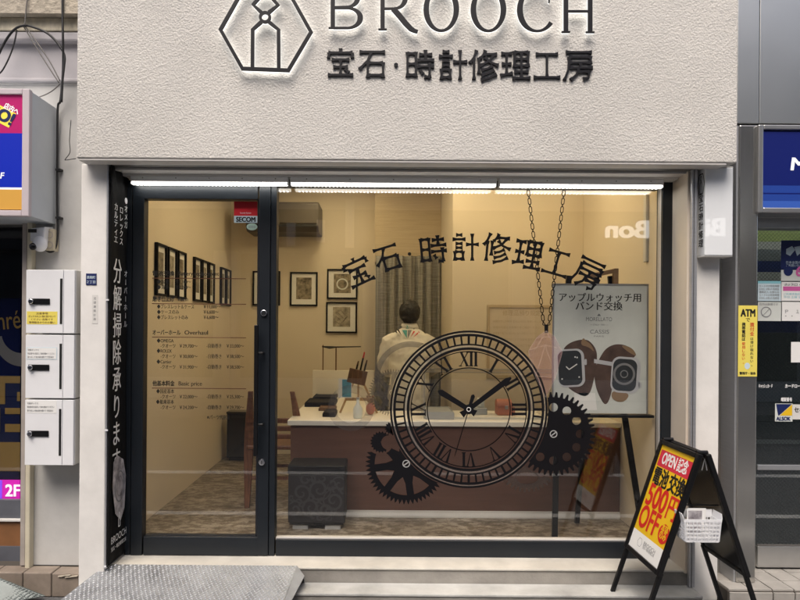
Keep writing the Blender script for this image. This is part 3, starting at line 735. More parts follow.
# chain and pendant
for (xa, ya), (xb, yb) in (((528, 189), (543.2, 322)), ((564.2, 189), (549.2, 322))):
    L = Layer(); n = 16; d = Vector((xb - xa, yb - ya)); Ln = d.length; d.normalize(); nn = Vector((-d.y, d.x)); st = Ln / n
    for k in range(n):
        c = Vector((xa, ya)) + d * (k + .5) * st
        def rr(hw, hl): return [(hw, -hl * .6), (hw * .55, -hl), (-hw * .55, -hl), (-hw, -hl * .6), (-hw, hl * .6), (-hw * .55, hl), (hw * .55, hl), (hw, hl * .6)]
        A = [P(*(c + nn * a + d * b), 0) for a, b in rr(1.75, 3.5)]; B = [P(*(c + nn * a + d * b), 0) for a, b in rr(.95, 2.6)]
        L.n += 1; L.m.strip2(A, B, KY - L.n * 1.2e-5, True)
        e0 = c + d * 3.2; e1 = c + d * (st - 3.2)
        L.poly([tuple(e0 + nn * .55), tuple(e1 + nn * .55), tuple(e1 - nn * .55), tuple(e0 - nn * .55)])
    L.m.build('chain', 'black_vinyl', dw)
L = Layer(-.0026); L.poly([(544.2, 324.5), (548.2, 324.5), (548.0, 333), (544.4, 333)]); L.ring(543.6, 324, .7, 1.5, 16); L.ring(548.8, 324, .7, 1.5, 16); L.m.build('clasp', 'black_vinyl', dw)
L = Layer(-.0016); gem = [(546, 331), (537, 337), (529, 350), (528.5, 353), (535.5, 376), (545.5, 397), (555.5, 377), (562, 352), (561, 349), (554.5, 337)]; L.poly(gem)
pg = L.m.build('pendant', 'film_pink', dw); note(pg, 'translucent pink gem decal hanging from the chain')
L = Layer(-.0032)
def ln(a, b, w=.35):
    d = Vector((b[0] - a[0], b[1] - a[1])).normalized(); n = Vector((-d.y, d.x)) * w
    L.poly([(a[0] + n.x, a[1] + n.y), (b[0] + n.x, b[1] + n.y), (b[0] - n.x, b[1] - n.y), (a[0] - n.x, a[1] - n.y)])
for k in range(len(gem)): ln(gem[k], gem[(k + 1) % len(gem)])
for a, b in (((546, 331), (535, 350)), ((546, 331), (556, 350)), ((529, 350), (545, 345)), ((561, 349), (545, 345)), ((545, 345), (535.5, 376)), ((545, 345), (555.5, 377)), ((535.5, 376), (555.5, 377)), ((537, 337), (554.5, 337))): ln(a, b)
L.m.build('facet_line', 'film_line', pg)

# ================================================================== BACKLIT SHOP SIGN ON THE FASCIA
SY = FY - .028
sg = thing('shop_sign', 'black backlit emblem and metal lettering mounted on the stucco fascia', 'shop sign', (.3, FY, 3.0))
def sp_(pts): return [P(x, y, FY) for x, y in pts]
def backlit(name, fn, parent, light=True):
    """fn(mb, Y0, Y1) fills the outline; a thin lit sheet of the same outline sits behind it"""
    m = MB(); fn(m, SY - .012, SY); b = m.build(name, 'black_sign', parent)
    if light:
        m = MB(); fn(m, SY + .0012, SY + .0035); m.build('backlight', 'halo_light', b)
    return b
def vst(pts, wmin, wmax, k=2.0):
    """variable-width outline: thin where the stroke runs level, thick where it runs upright; returns the two sides"""
    A, B = [], []
    for i, p in enumerate(pts):
        a = pts[max(i - 1, 0)]; b = pts[min(i + 1, len(pts) - 1)]
        d = Vector((b[0] - a[0], b[1] - a[1])).normalized(); w = wmin + (wmax - wmin) * abs(d.y) ** k
        A.append((p[0] - d.y * w / 2, p[1] + d.x * w / 2)); B.append((p[0] + d.y * w / 2, p[1] - d.x * w / 2))
    return A, B
def ell(cx, cy, rx, ry, a0, a1, n=36): return [(cx + rx * math.cos(math.radians(a0 + (a1 - a0) * i / n)), cy + ry * math.sin(math.radians(a0 + (a1 - a0) * i / n))) for i in range(n + 1)]
def quadpx(m, pts, Y0, Y1, k=[0]):
    k[0] += 1; e = (k[0] % 9) * 1.1e-4; m.prism(sp_(pts), Y0 - e, Y1)
def serif_px(m, x0, x1, y, Y0, Y1, t=1.3): quadpx(m, [(x0, y - t / 2), (x1, y - t / 2), (x1, y + t / 2), (x0, y + t / 2)], Y0, Y1)
TOP = -9.0
def stem(m, x, w, yt, yb, Y0, Y1, s=4.2):
    quadpx(m, [(x - w / 2, yt), (x + w / 2, yt), (x + w / 2, yb), (x - w / 2, yb)], Y0, Y1)
    serif_px(m, x - s, x + s, yt + .6, Y0, Y1); serif_px(m, x - s, x + s, yb - .6, Y0, Y1)
def band(m, pts, wmin, wmax, Y0, Y1, closed=False, k=2.0):
    A, B = vst(pts, wmin, wmax, k); m.strip(sp_(A), sp_(B), Y0, Y1, closed)
def fB(m, a, b):
    stem(m, 333.4, 4.3, TOP + 0, 32.0, a, b)
    band(m, [(334, TOP + 1)] + ell(347, 1.2, 11, 10.2 - .8, -90, 90) + [(334, 11.0)], 1.7, 5.2, a - 3e-4, b)
    band(m, [(334, 11.6)] + ell(347.5, 21.5, 13, 9.9, -90, 90) + [(334, 31.4)], 1.7, 5.6, a - 5e-4, b)
def fR(m, a, b):
    stem(m, 382.6, 4.3, TOP + .5, 33.4, a, b)
    band(m, [(383, TOP + 1.4)] + ell(394, 2.0, 11, 10.2, -90, 90) + [(383, 12.4)], 1.7, 5.2, a - 3e-4, b)
    band(m, [(393, 12.4), (399, 19), (405, 26.5), (410.5, 32.2), (414, 34.2), (417.4, 35.2)], 1.8, 6.2, a - 5e-4, b, k=1.0)
def fO(cx, cy):
    def f(m, a, b):
        o_ = ell(cx, cy, 17.6, 22.0, 0, 360, 64)[:-1]; i_ = ell(cx, cy, 12.2, 20.0, 0, 360, 64)[:-1]; m.strip(sp_(o_), sp_(i_), a, b, True)
    return f
def fC(m, a, b):
    pts = ell(535.5, 13.2, 17.2, 21.2, -42, -322, 60); A, B = vst(pts, 1.7, 5.6, 2.0); m.strip(sp_(A), sp_(B), a, b)
    quadpx(m, [(546.2, -4.5), (548.2, -4.5), (547.8, 6.5), (546.6, 6.5)], a, b)
def fH(m, a, b):
    stem(m, 563.8, 4.3, TOP + 2.5, 36.0, a, b); stem(m, 587.8, 4.3, TOP + 2.5, 36.2, a, b)
    quadpx(m, [(565, 14.0), (587, 14.0), (587, 15.8), (565, 15.8)], a, b)
for f in (fB, fR, fO(440.6, 13.0), fO(487.2, 13.2), fC, fH): backlit('letter', f, sg)
def femblem(m, a, b):
    hx = [(220.4, 33), (243.2, -7.5), (290.2, -6.6), (313.8, 35.6), (290.4, 75), (243.0, 73.2)]
    c = (267, 34); inn = []
    for x, y in hx:
        d = math.hypot(x - c[0], y - c[1]); k = (d - 3.9) / d; inn.append((c[0] + (x - c[0]) * k, c[1] + (y - c[1]) * k))
    m.strip(sp_(hx), sp_(inn), a, b, True)
    m.strip(sp_(ell(266.4, 20.8, 6.0, 6.0, 0, 360, 32)[:-1]), sp_(ell(266.4, 20.8, 3.3, 3.3, 0, 360, 32)[:-1]), a - 4e-4, b, True)
    for p, e in (([(262.6, 25.5), (254.2, 33), (254.0, 71.4)], 1e-4), ([(270.4, 25.6), (279.8, 33.2), (280.0, 72.4)], 2e-4), ([(262.8, 16.2), (254.6, 8.4), (265.4, -4.0)], 5e-4), ([(270.0, 16.2), (279.2, 8.8), (268.4, -3.6)], 6e-4)):
        A, B = vst(p, 3.5, 3.5); m.strip(sp_(A), sp_(B), a - e, b)
backlit('emblem', femblem, sg)
for ch, cx, cy, w in (('宝', 340.6, 64, 28.2), ('石', 372.3, 64.4, 28.4), ('・', 396, 65.5, 24), ('時', 419.6, 65.4, 29), ('計', 452.2, 65.6, 28.6), ('修', 483.6, 65.6, 28.8), ('理', 514.8, 66, 29.4), ('工', 546.6, 66.4, 27.6), ('房', 578.2, 66.4, 28.2)):
    m = MB()
    for k, pl in enumerate(kanji_polys(ch, 0, 0, w, 28.8, 0, 7.6, 1.85)):
        m.prism([P(cx + x, cy - z, FY) for x, z in pl], FY - .010 - k * 1.2e-4, FY - .0005)
    m.build('letter', 'black_sign', sg)

# ------------------------------------------------------------------ small projecting sign on the right pillar
ps = thing('projecting_sign', 'white glossy acrylic box sign hung on the pillar under the fascia corner', 'sign', (1.8, -.22, 2.2))
Yf, Yb_ = -.262, -.181
x0, x1, z0, z1 = RC(705, 167, 733, 255.5, Yf)
MB().box(x0, x1, Yf, Yb_, z0, z1 - .004).build('body', 'acrylic_white', ps, bevel=.004)
for za_, zb2 in ((z1 - .0035, z1 + .004), (z0 - .006, z0 - .0005)): MB().box(x0 - .002, x1 + .002, Yf + .004, Yb_, za_, zb2).build('end_cap', 'off_white', ps, bevel=.002)
m = MB(); xs = x0 - .0012
for i, ch in enumerate('宝石時計修理'):
    zc = z1 - .165 - i * .0485
    for k, pl in enumerate(kanji_polys(ch, 0, 0, .044, .040, 0, 11, 1.4) if ch in KANJI else []):
        m.add([(xs - k * 1e-5, Yb_ - .042 - x * 1.0, zc + z) for x, z in pl], [tuple(range(len(pl)))])
m.build('lettering', 'black_ink', ps)
m = MB()
def yzloop(m, pts, w, x):
    for i in range(len(pts)):
        a, b = pts[i], pts[(i + 1) % len(pts)]; d = Vector((b[0] - a[0], b[1] - a[1])).normalized(); n = Vector((-d.y, d.x)) * w
        m.add([(x - i * 1e-5, a[0] + n.x, a[1] + n.y), (x - i * 1e-5, b[0] + n.x, b[1] + n.y), (x - i * 1e-5, b[0] - n.x, b[1] - n.y), (x - i * 1e-5, a[0] - n.x, a[1] - n.y)], [(0, 1, 2, 3)])
yc, zc = Yb_ - .041, z1 - .085
yzloop(m, [(yc - .034, zc), (yc - .018, zc + .055), (yc + .018, zc + .055), (yc + .034, zc), (yc + .018, zc - .055), (yc - .018, zc - .055)], .0026, xs)
yzloop(m, [(yc - .010, zc - .05), (yc - .010, zc), (yc + .010, zc + .03), (yc, zc + .048), (yc - .010, zc + .03), (yc + .010, zc), (yc + .010, zc - .05)], .002, xs - .0002)
m.build('emblem', 'black_ink', ps)

# ================================================================== BLACK BANNER IN THE LEFT REVEAL
bn = thing('hanging_banner', 'black vertical fabric banner with white calligraphy beside the glass door', 'banner', (-1.49, -.13, FZ))
BX = -1.4905; ztop, zbot = P(112, 165, -.16)[1], P(108, 562, -.2)[1]
m = MB(); ys = [-.246 + .224 * k / 10 for k in range(11)]; zs = [zbot + (ztop - zbot) * k / 60 for k in range(61)]
def bxx(y, z):
    t = (z - zbot) / (ztop - zbot); s = max(0, (t - .9) / .1); w = max(0, 1 - t / .9)
    return BX + .006 + .0035 * math.sin(y * 55 + z * 3) + s * .012 * math.sin(y * 70 + z * 40) + .002 * math.sin(z * 9)
for i in range(60):
    for j in range(10):
        pass
vs = [(bxx(y, z), y, z) for z in zs for y in ys]; n = 11
m.add(vs, [(i * n + j, i * n + j + 1, (i + 1) * n + j + 1, (i + 1) * n + j) for i in range(60) for j in range(10)])
ob = m.build('cloth', 'cloth_black', bn, smooth=True); md = ob.modifiers.new('cloth', 'SOLIDIFY'); md.thickness = .0015; md.offset = -1
for zr_ in (ztop + .004, zbot - .004): MB().tube([(BX + .006, -.252, zr_), (BX + .006, -.018, zr_)], .005).build('rod', 'black_metal', bn)
for zz in (P(107, 300, -.24)[1], P(107, 430, -.24)[1], P(107, 566, -.24)[1]): MB().box(-1.5035, -1.486, -.252, -.2465, zz - .004, zz + .004).build('tie', 'white_plastic', bn)
tx = BX + .0135
def vtext(mb, s, y, ztop_, step, size, bold=0.0, sx=1.0):
    for i, ch in enumerate(s):
        z = ztop_ - (i + .88) * step
        if ch == 'ー': mb.box(tx, tx + .0005, y - size * .05, y + size * .05, z + size * .02, z + size * .72); continue
        mb.text(ch, (tx, y, z), (0, 1, 0), UZ, size, bold, None, 'C', 0, sx)
def zpix(y, Y=-.13): return P(112, y, Y)[1]
m = MB()
vtext(m, '分解掃除承ります', -.165, zpix(258), (zpix(258) - zpix(472)) / 8, .150, .02, .72)
m.build('lettering', 'white_ink', bn)
m = MB()
vtext(m, 'カルティエ', -.190, zpix(205), .045, .048, .02); vtext(m, 'ロレックス', -.122, zpix(206), .044, .046, .02); vtext(m, '●オメガ', -.062, zpix(194), .046, .046, .02)
vtext(m, 'オーバーホール', -.060, zpix(268), .048, .044, .01)
m.build('small_print', 'white_ink', bn)
m = MB()   # printed sketch of a watch, and the little emblem and name below it
cz, cy = zpix(488), -.125
def yz(m, pts, x): m.add([(x, y, z) for y, z in pts], [tuple(range(len(pts)))])
yz(m, [(cy - .075, cz + .16), (cy - .03, cz + .19), (cy + .05, cz + .15), (cy + .085, cz + .05), (cy + .07, cz - .13), (cy + .02, cz - .19), (cy - .05, cz - .13), (cy - .085, cz + .02)], tx + .0004)
pr = m.build('print', 'bag_print', bn)
m = MB(); yzl = lambda pts, w, k: yzloop(m, pts, w, tx + .003 + k)
yzl([(cy + .055 * math.cos(a), cz + .01 + .085 * math.sin(a)) for a in [k * PI / 10 for k in range(20)]], .004, 0)
yzl([(cy + .035 * math.cos(a), cz + .01 + .055 * math.sin(a)) for a in [k * PI / 10 for k in range(20)]], .002, .0003)
m.build('drawing', 'grey_ink', pr)
m = MB(); zc = zpix(520)
yzloop(m, [(-.135, zc - .035), (-.135, zc + .01), (-.115, zc + .03), (-.125, zc + .045), (-.135, zc + .03), (-.115, zc + .01), (-.115, zc - .035)], .003, tx + .002)
m.text('BROOCH', (tx, -.125, zpix(539)), (0, 1, 0), UZ, .055, .0, .19, 'C'); m.text('宝石・時計修理工房', (tx, -.125, zpix(546)), (0, 1, 0), UZ, .026, .02, .19, 'C')
m.build('emblem', 'white_ink', bn)

# ================================================================== CHECKER PLATE RAMPS
def ramp(name, label, A, B, C, D, material, pitch, group=None):
    """A,B far left/right, C,D near right/left corners (world points); raised lozenges on top"""
    A, B, C, D = map(Vector, (A, B, C, D)); n = (B - A).cross(D - A).normalized()
    if n.z < 0: n = -n
    t = thing(name, label, 'ramp', ((A.x + B.x) / 2, C.y, GZ))
    m = MB(); th = .006
    m.add([A, B, C, D, A - n * th, B - n * th, C - n * th, D - n * th], [(0, 1, 2, 3), (7, 6, 5, 4), (0, 4, 5, 1), (1, 5, 6, 2), (2, 6, 7, 3), (3, 7, 4, 0)])
    m.build('plate', material, t)
    L = ((B - A).length + (C - D).length) / 2; W = (D - A).length; m = MB()
    nu, nv = int(L / pitch), int(W / (pitch * .62))
    for j in range(nv):
        for i in range(nu):
            u, v = (i + .5 + (.5 if j % 2 else 0)) / nu, (j + .5) / nv
            if u > .995: continue
            c = (A * (1 - u) + B * u) * (1 - v) + (D * (1 - u) + C * u) * v
            s_ = 1 if (i + j) % 2 else -1
            d = ((B - A).normalized() * .78 + (D - A).normalized() * s_ * .62).normalized(); w = n.cross(d)
            l, b, h = pitch * .40, pitch * .16, .0034
            m.add([c + d * l + n * 1e-4, c + w * b + n * 1e-4, c - d * l + n * 1e-4, c - w * b + n * 1e-4, c + d * l * .45 + n * h, c - d * l * .45 + n * h], [(0, 1, 4), (1, 2, 5, 4), (2, 3, 5), (3, 0, 4, 5)])
    m.build('raised_pattern', 'plate_worn' if material == 'plate_metal' else material, t)
    return t
zt = FZ + .004
A = (P(106, 568, -.19)[0], -.185, zt); B = (P(297, 571, -.19)[0], -.185, zt)
def onpl(x, y, z):   # photo pixel on a level plane
    d = F * (ZE - z) / (y - CY); return (P(x, y, d - DC)[0], d - DC, z)
E0 = onpl(304.5, 575, zt - .012)
C = Vector((-.53, -.66, GZ + .012)); Dn = Vector((-1.75, -.66, GZ + .012))
rp = ramp('entrance_ramp', 'silver checker plate ramp in front of the glass door', A, B, C, Dn, 'plate_metal', .023)
m = MB(); m.add([B, (E0[0], E0[1], zt - .02), (C.x + .005, C.y, C.z - .008), C], [(0, 1, 2, 3)]); m.add([B, (E0[0], E0[1], zt - .022), (E0[0] - .01, -.185, GZ + .09), (B[0] - .01, -.185, zt - .01)], [(0, 1, 2, 3)])
ob = m.build('folded_edge', 'plate_metal', rp); md = ob.modifiers.new('t', 'SOLIDIFY'); md.thickness = .004
lA = onpl(-60, 573, .215); lB = onpl(3, 583, .205)
rp2 = ramp('kerb_ramp', 'grey green checker plate ramp in front of the brown tiled step', (-2.95, -.215, .238), (-2.07, -.245, .236), (-1.83, -.232, .135), (-2.60, -.60, .115), 'plate_green', .03)

# ================================================================== A-BOARD
AX, AZ = 1.532, 1.015; ya, yb = -.255, -.655
ab = thing('a_board', 'black A-frame board with yellow discount poster on the street', 'A-board', (AX, (ya + yb) / 2, GZ), None)
SL = .19 / .57
def pan(sgn, s, y, off=0.0):
    """point on the board's panel: s metres down the slope, at depth y, off outward"""
    k = math.hypot(SL, 1); dx, dz = SL / k, -1 / k
    return Vector((AX + sgn * (.018 + s * dx) + sgn * off * (1 / k), y, AZ + s * dz + off * (SL / k)))
PL = .615
for sgn in (-1, 1):
    k = math.hypot(SL, 1); dn = Vector((sgn * SL / k, 0, -1 / k)); on = Vector((sgn / k, 0, SL / k)); uy = Vector((0, 1, 0))
    ymid = (ya + yb) / 2; w = ya - yb
    fr = MB()
    for yy in (ya - .0125, yb + .0125): fr.obox(pan(sgn, PL / 2, yy), dn, uy, on, PL / 2, .0135, .012)
    for ss in (.0125, PL - .0125): fr.obox(pan(sgn, ss, ymid), dn, uy, on, .0125, w / 2 - .0262, .0118)
    bd = MB().obox(pan(sgn, PL / 2, ymid, -.003), dn, uy, on, PL / 2 - .0255, w / 2 - .0255, .003).build('panel', 'black_gloss', ab)
    fr.build('frame', 'black_metal', ab, bevel=.004)
    for yy in (ya - .012, yb + .012):
        m = MB(); a = pan(sgn, PL - .02, yy, -.006); e = pan(sgn, PL, yy, -.006); t_ = (e.z - GZ) * SL
        m.bar(a, (e.x + sgn * t_, yy, GZ), .020, .020, (0, 1, 0)); lg = m.build('leg', 'black_metal', ab, bevel=.002)
        m = MB(); m.bar((e.x + sgn * (t_ - .008), yy, GZ + .025), (e.x + sgn * t_, yy, GZ + .0005), .024, .024, (0, 1, 0)); m.build('rubber_foot', 'black_ink', lg, bevel=.003)
    # poster on the outside, reading far edge -> near edge on the left-hand panel
    u = Vector((0, -1, 0)) if sgn < 0 else Vector((0, 1, 0)); v = -dn
    y0_ = ya - .024 if sgn < 0 else yb + .024; W = w - .048; H = PL - .048
    org = pan(sgn, PL - .024, y0_, .0012)
    def pp(a, b, e=0): return org + u * a * W + v * b * H + on * e
    def rect(name, mt, a0, b0, a1, b1, e, par):
        m = MB(); m.add([pp(a0, b0, e), pp(a1, b0, e), pp(a1, b1, e), pp(a0, b1, e)], [(0, 1, 2, 3)]); return m.build(name, mt, par)
    po = rect('poster', 'yellow_ink', 0, 0, 1, 1, .0, ab)
    rect('header', 'crimson_ink', .04, .80, .96, .955, .0006, po); rect('footer', 'paper_white', 0, 0, 1, .17, .0006, po)
    def lay(s, a, b, size, mt, bold, fit, nm='lettering', e=.0013):
        m = MB(); m.text(s, pp(a, b, e), u, v, size, bold, fit * W, 'L'); return m.build(nm, mt, po)
    lay('OPEN', .14, .835, .085, 'white_ink', .03, .42); lay('記念', .60, .838, .075, 'white_ink', .025, .28)
    lay('電池', .05, .645, .10, 'black_ink', .035, .45); lay('交換', .53, .645, .10, 'black_ink', .035, .44)
    lay('500', .06, .43, .165, 'red_ink', .026, .60); lay('円', .71, .435, .13, 'red_ink', .028, .26)
    lay('OFF', .05, .215, .165, 'red_ink', .026, .60)
    m = MB(); m.add([pp(.83 + .145 * math.cos(a), .285 + .085 * math.sin(a), .0012) for a in [k_ * PI / 20 for k_ in range(40)]], [tuple(range(40))]); m.build('badge', 'red_ink', po)
    lay('本体', .735, .300, .05, 'yellow_ink', .03, .19, e=.0018); lay('のみ', .735, .238, .05, 'yellow_ink', .03, .19, e=.0018)
    lay('BROOCH', .42, .088, .03, 'grey_ink', .0, .36); lay('宝石・時計修理工房', .42, .062, .017, 'grey_ink', .01, .36)
    m = MB(); hx = [(.30 + .07 * math.cos(a), .09 + .042 * math.sin(a)) for a in [k_ * PI / 3 for k_ in range(6)]]
    for k_ in range(6):
        a, b = pp(*hx[k_], .001), pp(*hx[(k_ + 1) % 6], .001); m.bar(a, b, .0016, .0004, on)
    m.build('emblem', 'grey_ink', po)
for yy in (ya - .03, yb + .03):
    m = MB(); m.tube([(AX - .026, yy, AZ + .004), (AX + .026, yy, AZ + .004)], .011, 12); m.build('hinge', 'black_metal', ab)
m = MB(); q1, q2 = pan(-1, .26, yb + .04, -.012), pan(1, .26, yb + .04, -.012); m.bar(q1, q2, .012, .003); m.build('stay', 'black_metal', ab)
m = MB(); m.tube([(AX - .012, yb + .006, AZ - .075), (AX, yb + .004, AZ - .02), (AX + .012, yb + .006, AZ - .075)], .0025, 6); m.build('wire_clip', 'steel_ring', ab)

# ------------------------------------------------------------------ basket and leaflets
BY = -.690
x0, x1, z0, z1 = RC(684.5, 514.5, 721.5, 542, BY)
bk = thing('basket', 'small white plastic lattice basket hooked on the A-board', 'basket', ((x0 + x1) / 2, BY, z0))
bkd = .085
def basket_side(m, p0, p1, q0, q1, nx, nz):
    """lattice between bottom edge p0-p1 and top edge q0-q1"""
    p0, p1, q0, q1 = map(Vector, (p0, p1, q0, q1))
    L = lambda a, b, t: a * (1 - t) + b * t
    for i in range(nx + 1): m.bar(L(p0, p1, i / nx), L(q0, q1, i / nx), .0028, .0088, (q0 - p0).cross(p1 - p0))
    for j in range(nz + 1): m.bar(L(p0, q0, j / nz), L(p1, q1, j / nz), .0026, .0084)
m = MB(); i_ = .010
lo = [(x0 + i_, BY + .006, z0), (x1 - i_, BY + .006, z0), (x1 - i_, BY + bkd - .006, z0), (x0 + i_, BY + bkd - .006, z0)]
zr = z1 - .034
hi = [(x0 + .003, BY + .001, zr), (x1 - .003, BY + .001, zr), (x1 - .003, BY + bkd - .001, zr), (x0 + .003, BY + bkd - .001, zr)]
for a in range(4): basket_side(m, lo[a], lo[(a + 1) % 4], hi[a], hi[(a + 1) % 4], 9 if a % 2 == 0 else 5, 5)
m.box(x0 + i_, x1 - i_, BY + .006, BY + bkd - .006, z0 - .003, z0 + .001)
m.build('lattice', 'white_plastic', bk)
def rim(inset, za, zb, grow):
    r0 = [(x0 + inset, BY + inset, za), (x1 - inset, BY + inset, za), (x1 - inset, BY + bkd - inset, za), (x0 + inset, BY + bkd - inset, za)]
    return r0
m = MB(); t_ = .003
m.box(x0, x1, BY - .001, BY + t_, zr - .002, zr + .010); m.box(x0, x1, BY + bkd - t_, BY + bkd + .001, zr - .002, z1)
for xx, s_ in ((x0, 1), (x1, -1)):
    m.add([(xx, BY, zr - .002), (xx, BY + bkd, zr - .002), (xx - s_ * .006, BY + bkd, z1), (xx - s_ * .006, BY + .012, z1), (xx - s_ * .002, BY, zr + .012)], [(0, 1, 2, 3, 4)])
ob = m.build('rim', 'white_plastic', bk); md = ob.modifiers.new('t', 'SOLIDIFY'); md.thickness = .0022
m = MB(); m.bar((x0 - .012, BY + bkd * .5, zr + .015), (x0 + .004, BY + bkd * .5, zr + .015), .012, .003); m.build('hook', 'white_plastic', bk)
for i, (dx, w, hh, yy, mt, lab) in enumerate(((.032, .086, .128, .042, 'paper_white', 'front photo leaflet standing in the white basket'), (.040, .088, .126, .055, 'paper_white', 'middle leaflet in the white basket, mostly hidden by the one before it'), (.049, .088, .123, .068, 'paper_white', 'rear leaflet in the white basket, showing a dark edge'))):
    t = thing('leaflet', lab, 'leaflet', (x0 + dx + w / 2, BY + yy, z0), 'leaflets in the basket')
    MB().box(x0 + dx, x0 + dx + w, BY + yy, BY + yy + .0012, z0 + .004, z0 + hh + .015).build('sheet', mt, t)
    MB().box(x0 + dx + .006, x0 + dx + w - .014, BY + yy - .0006, BY + yy - .0001, z0 + .03, z0 + hh + .006).build('picture', 'bag_print', t)

# ================================================================== PARCEL LOCKERS
LY = -.25
for i, (a, b, c, d, lab) in enumerate(((25.8, 269.5, 74.6, 333.6, 'white parcel box with a yellow sticker, topmost of three on the wall'), (25.2, 334.6, 74.0, 398.6, 'white parcel box with a boxed printed label, between two others'), (24.6, 399.6, 73.4, 465.6, 'white parcel box lowest on the wall, label without a border'))):
    X0, X1, Z0, Z1 = RC(a, b, c, d, LY)
    t = thing('parcel_box', lab, 'parcel box', ((X0 + X1) / 2, -.17, Z0), 'white parcel boxes on the wall')
    MB().box(X0, X1, LY + .016, -.092, Z0, Z1).build('body', 'off_white', t, bevel=.003)
    k = (X1 - X0) / 48.8; xd = X0 + 37.5 * k
    dr = MB().box(X0 + .001, xd - .001, LY, LY + .0155, Z0 + .002, Z1 - .002).build('door', 'white_plastic', t, bevel=.002)
    MB().box(xd + .001, X1 - .001, LY + .001, LY + .0155, Z0 + .002, Z1 - .002).build('side_panel', 'white_plastic', t, bevel=.002)
    H = Z1 - Z0
    MB().box(X0 + 34.3 * k, X0 + 36.6 * k, LY - .0015, LY - .0001, Z0 + H * .15, Z0 + H * .86).build('slot', 'black_ink', dr)
    zz = Z0 + H * (.50 if i == 0 else .485)
    hd = MB().box(X0 + 3.5 * k, X0 + 24.3 * k, LY - .006, LY - .0001, zz - .016, zz + .016).build('handle', 'black_metal', dr, bevel=.002)
    MB().tube([(X0 + 6.6 * k, LY - .0062, zz), (X0 + 6.6 * k, LY - .020, zz)], .0135, 16).build('knob', 'chrome', hd, bevel=.003)
    if i == 0:
        s_ = MB().box(X0 + 1.2 * k, X0 + 31.8 * k, LY - .001, LY - .0001, Z0 + H * .145, Z0 + H * .345).build('sticker', 'sticker_yellow', dr)
        m = MB()
        for q, (s2, w) in enumerate((('注意事項', 12), ('ボックスの上に物を置かないで', 27), ('ください 危険です', 22), ('管理組合からのお願い', 26))): m.text(s2, (X0 + (16.5) * k, LY - .0013, Z0 + H * (.300 - .047 * q)), UX, UZ, .013, .02, w * k, 'C')
        m.build('small_print', 'brown_ink', s_)
    else:
        zt_ = Z0 + H * (.80 if i == 1 else .985)
        s_ = MB().box(X0 + 1.2 * k, X0 + 31.8 * k, LY - .001, LY - .0001, zt_ - H * .19, zt_).build('sticker', 'pale_blue' if i == 1 else 'paper_white', dr)
        if i == 1:
            MB().box(X0 + 1.9 * k, X0 + 31.1 * k, LY - .0014, LY - .0011, zt_ - H * .18, zt_ - H * .01).build('label_field', 'paper_white', s_)
        m = MB()
        for q, (s2, w) in enumerate((('宅配ボックス', 11), ('暗証番号を設定して扉を閉めてください', 27), ('取り出した後は扉を開けて 空室表示', 26))): m.text(s2, (X0 + 2.6 * k, LY - .0018, zt_ - H * (.055 + .055 * q)), UX, UZ, .012, .02, w * k, 'L')
        m.build('small_print', 'grey_ink', s_)

# ================================================================== NEIGHBOUR ON THE LEFT
WY = -.09
lb = thing('neighbour_building', 'grey plastered neighbour building with cornice, cream jamb and brown tiled step', 'building', (-2.6, WY, GZ))
xj = P(21.5, 400, WY)[0]
zl = P(30, 221, WY)[1]
MB().box(xj, -1.648, WY, .30, .245, 2.97).build('wall', 'wall_grey', lb)
MB().box(-5.2, xj - .001, WY, .30, zl, 2.97).build('wall', 'wall_grey', lb)
MB().box(-5.2, -3.3, WY + .01, .30, .245, zl - .001).build('wall', 'wall_grey', lb)
MB().box(-5.2, -1.6195, WY - .02, .30, P(30, 83, WY)[1], P(30, 79, WY)[1]).build('moulding', 'wall_mauve', lb, bevel=.006)
MB().box(-5.2, -1.6195, WY + .0, .30, 2.9705, P(30, 83, WY)[1] - .001).build('moulding', 'pillar_paint', lb)
MB().box(-5.2, -1.6195, WY - .012, .30, P(30, 79, WY)[1] + .0005, P(30, 42.6, WY)[1]).build('moulding', 'wall_mauve', lb)
MB().box(-5.2, -1.6195, WY - .05, .30, P(30, 42.5, WY - .03)[1], P(30, 31, WY - .05)[1]).build('moulding', 'wall_mauve', lb, bevel=.012)
MB().box(-5.2, -1.6195, WY - .055, .30, P(30, 30.8, WY - .05)[1], P(30, 17.5, WY - .055)[1]).build('ledge', 'peeled_cream', lb, bevel=.004)
MB().box(-5.2, -1.6195, WY - .10, .30, P(30, 17.3, WY - .055)[1], 6.0).build('upper_wall', 'plaster_beige', lb)
xa, xb = P(22, 400, WY - .02)[0], P(27, 400, WY - .02)[0]
MB().box(xa, xb, WY - .03, WY - .0005, .25, zl + .05).build('jamb', 'jamb_grey', lb, bevel=.004)
xa, xb = P(27.3, 400, WY - .03)[0], P(32, 400, WY - .03)[0]
MB().box(xa, xb, WY - .045, WY - .0005, .235, zl + .05).build('jamb', 'jamb_cream', lb, bevel=.005)
# tiled step: grout bed with tiles
MB().box(-5.2, -1.652, -.192, WY + .3, GZ - .1, .238).build('step', 'grout', lb)
random.seed(3); i = 0; x = -1.658
while x > -5.0:
    wdt = .158; xl = x - wdt
    tl = MB().box(xl + .004, x, -.200, -.1, .1125, .2455 - .003 * (i == 0)).build('tile', 'tile_brown', lb, bevel=.006)
    x = xl; i += 1
m = MB()
for c in ((-1.70, -.205, .228), (-1.74, -.204, .232)): m.obox(c, (1, 0, .12), (0, 1, 0), (0, 0, 1), .034, .005, .0022)
m.build('broken_edge', 'plaster_beige', lb)
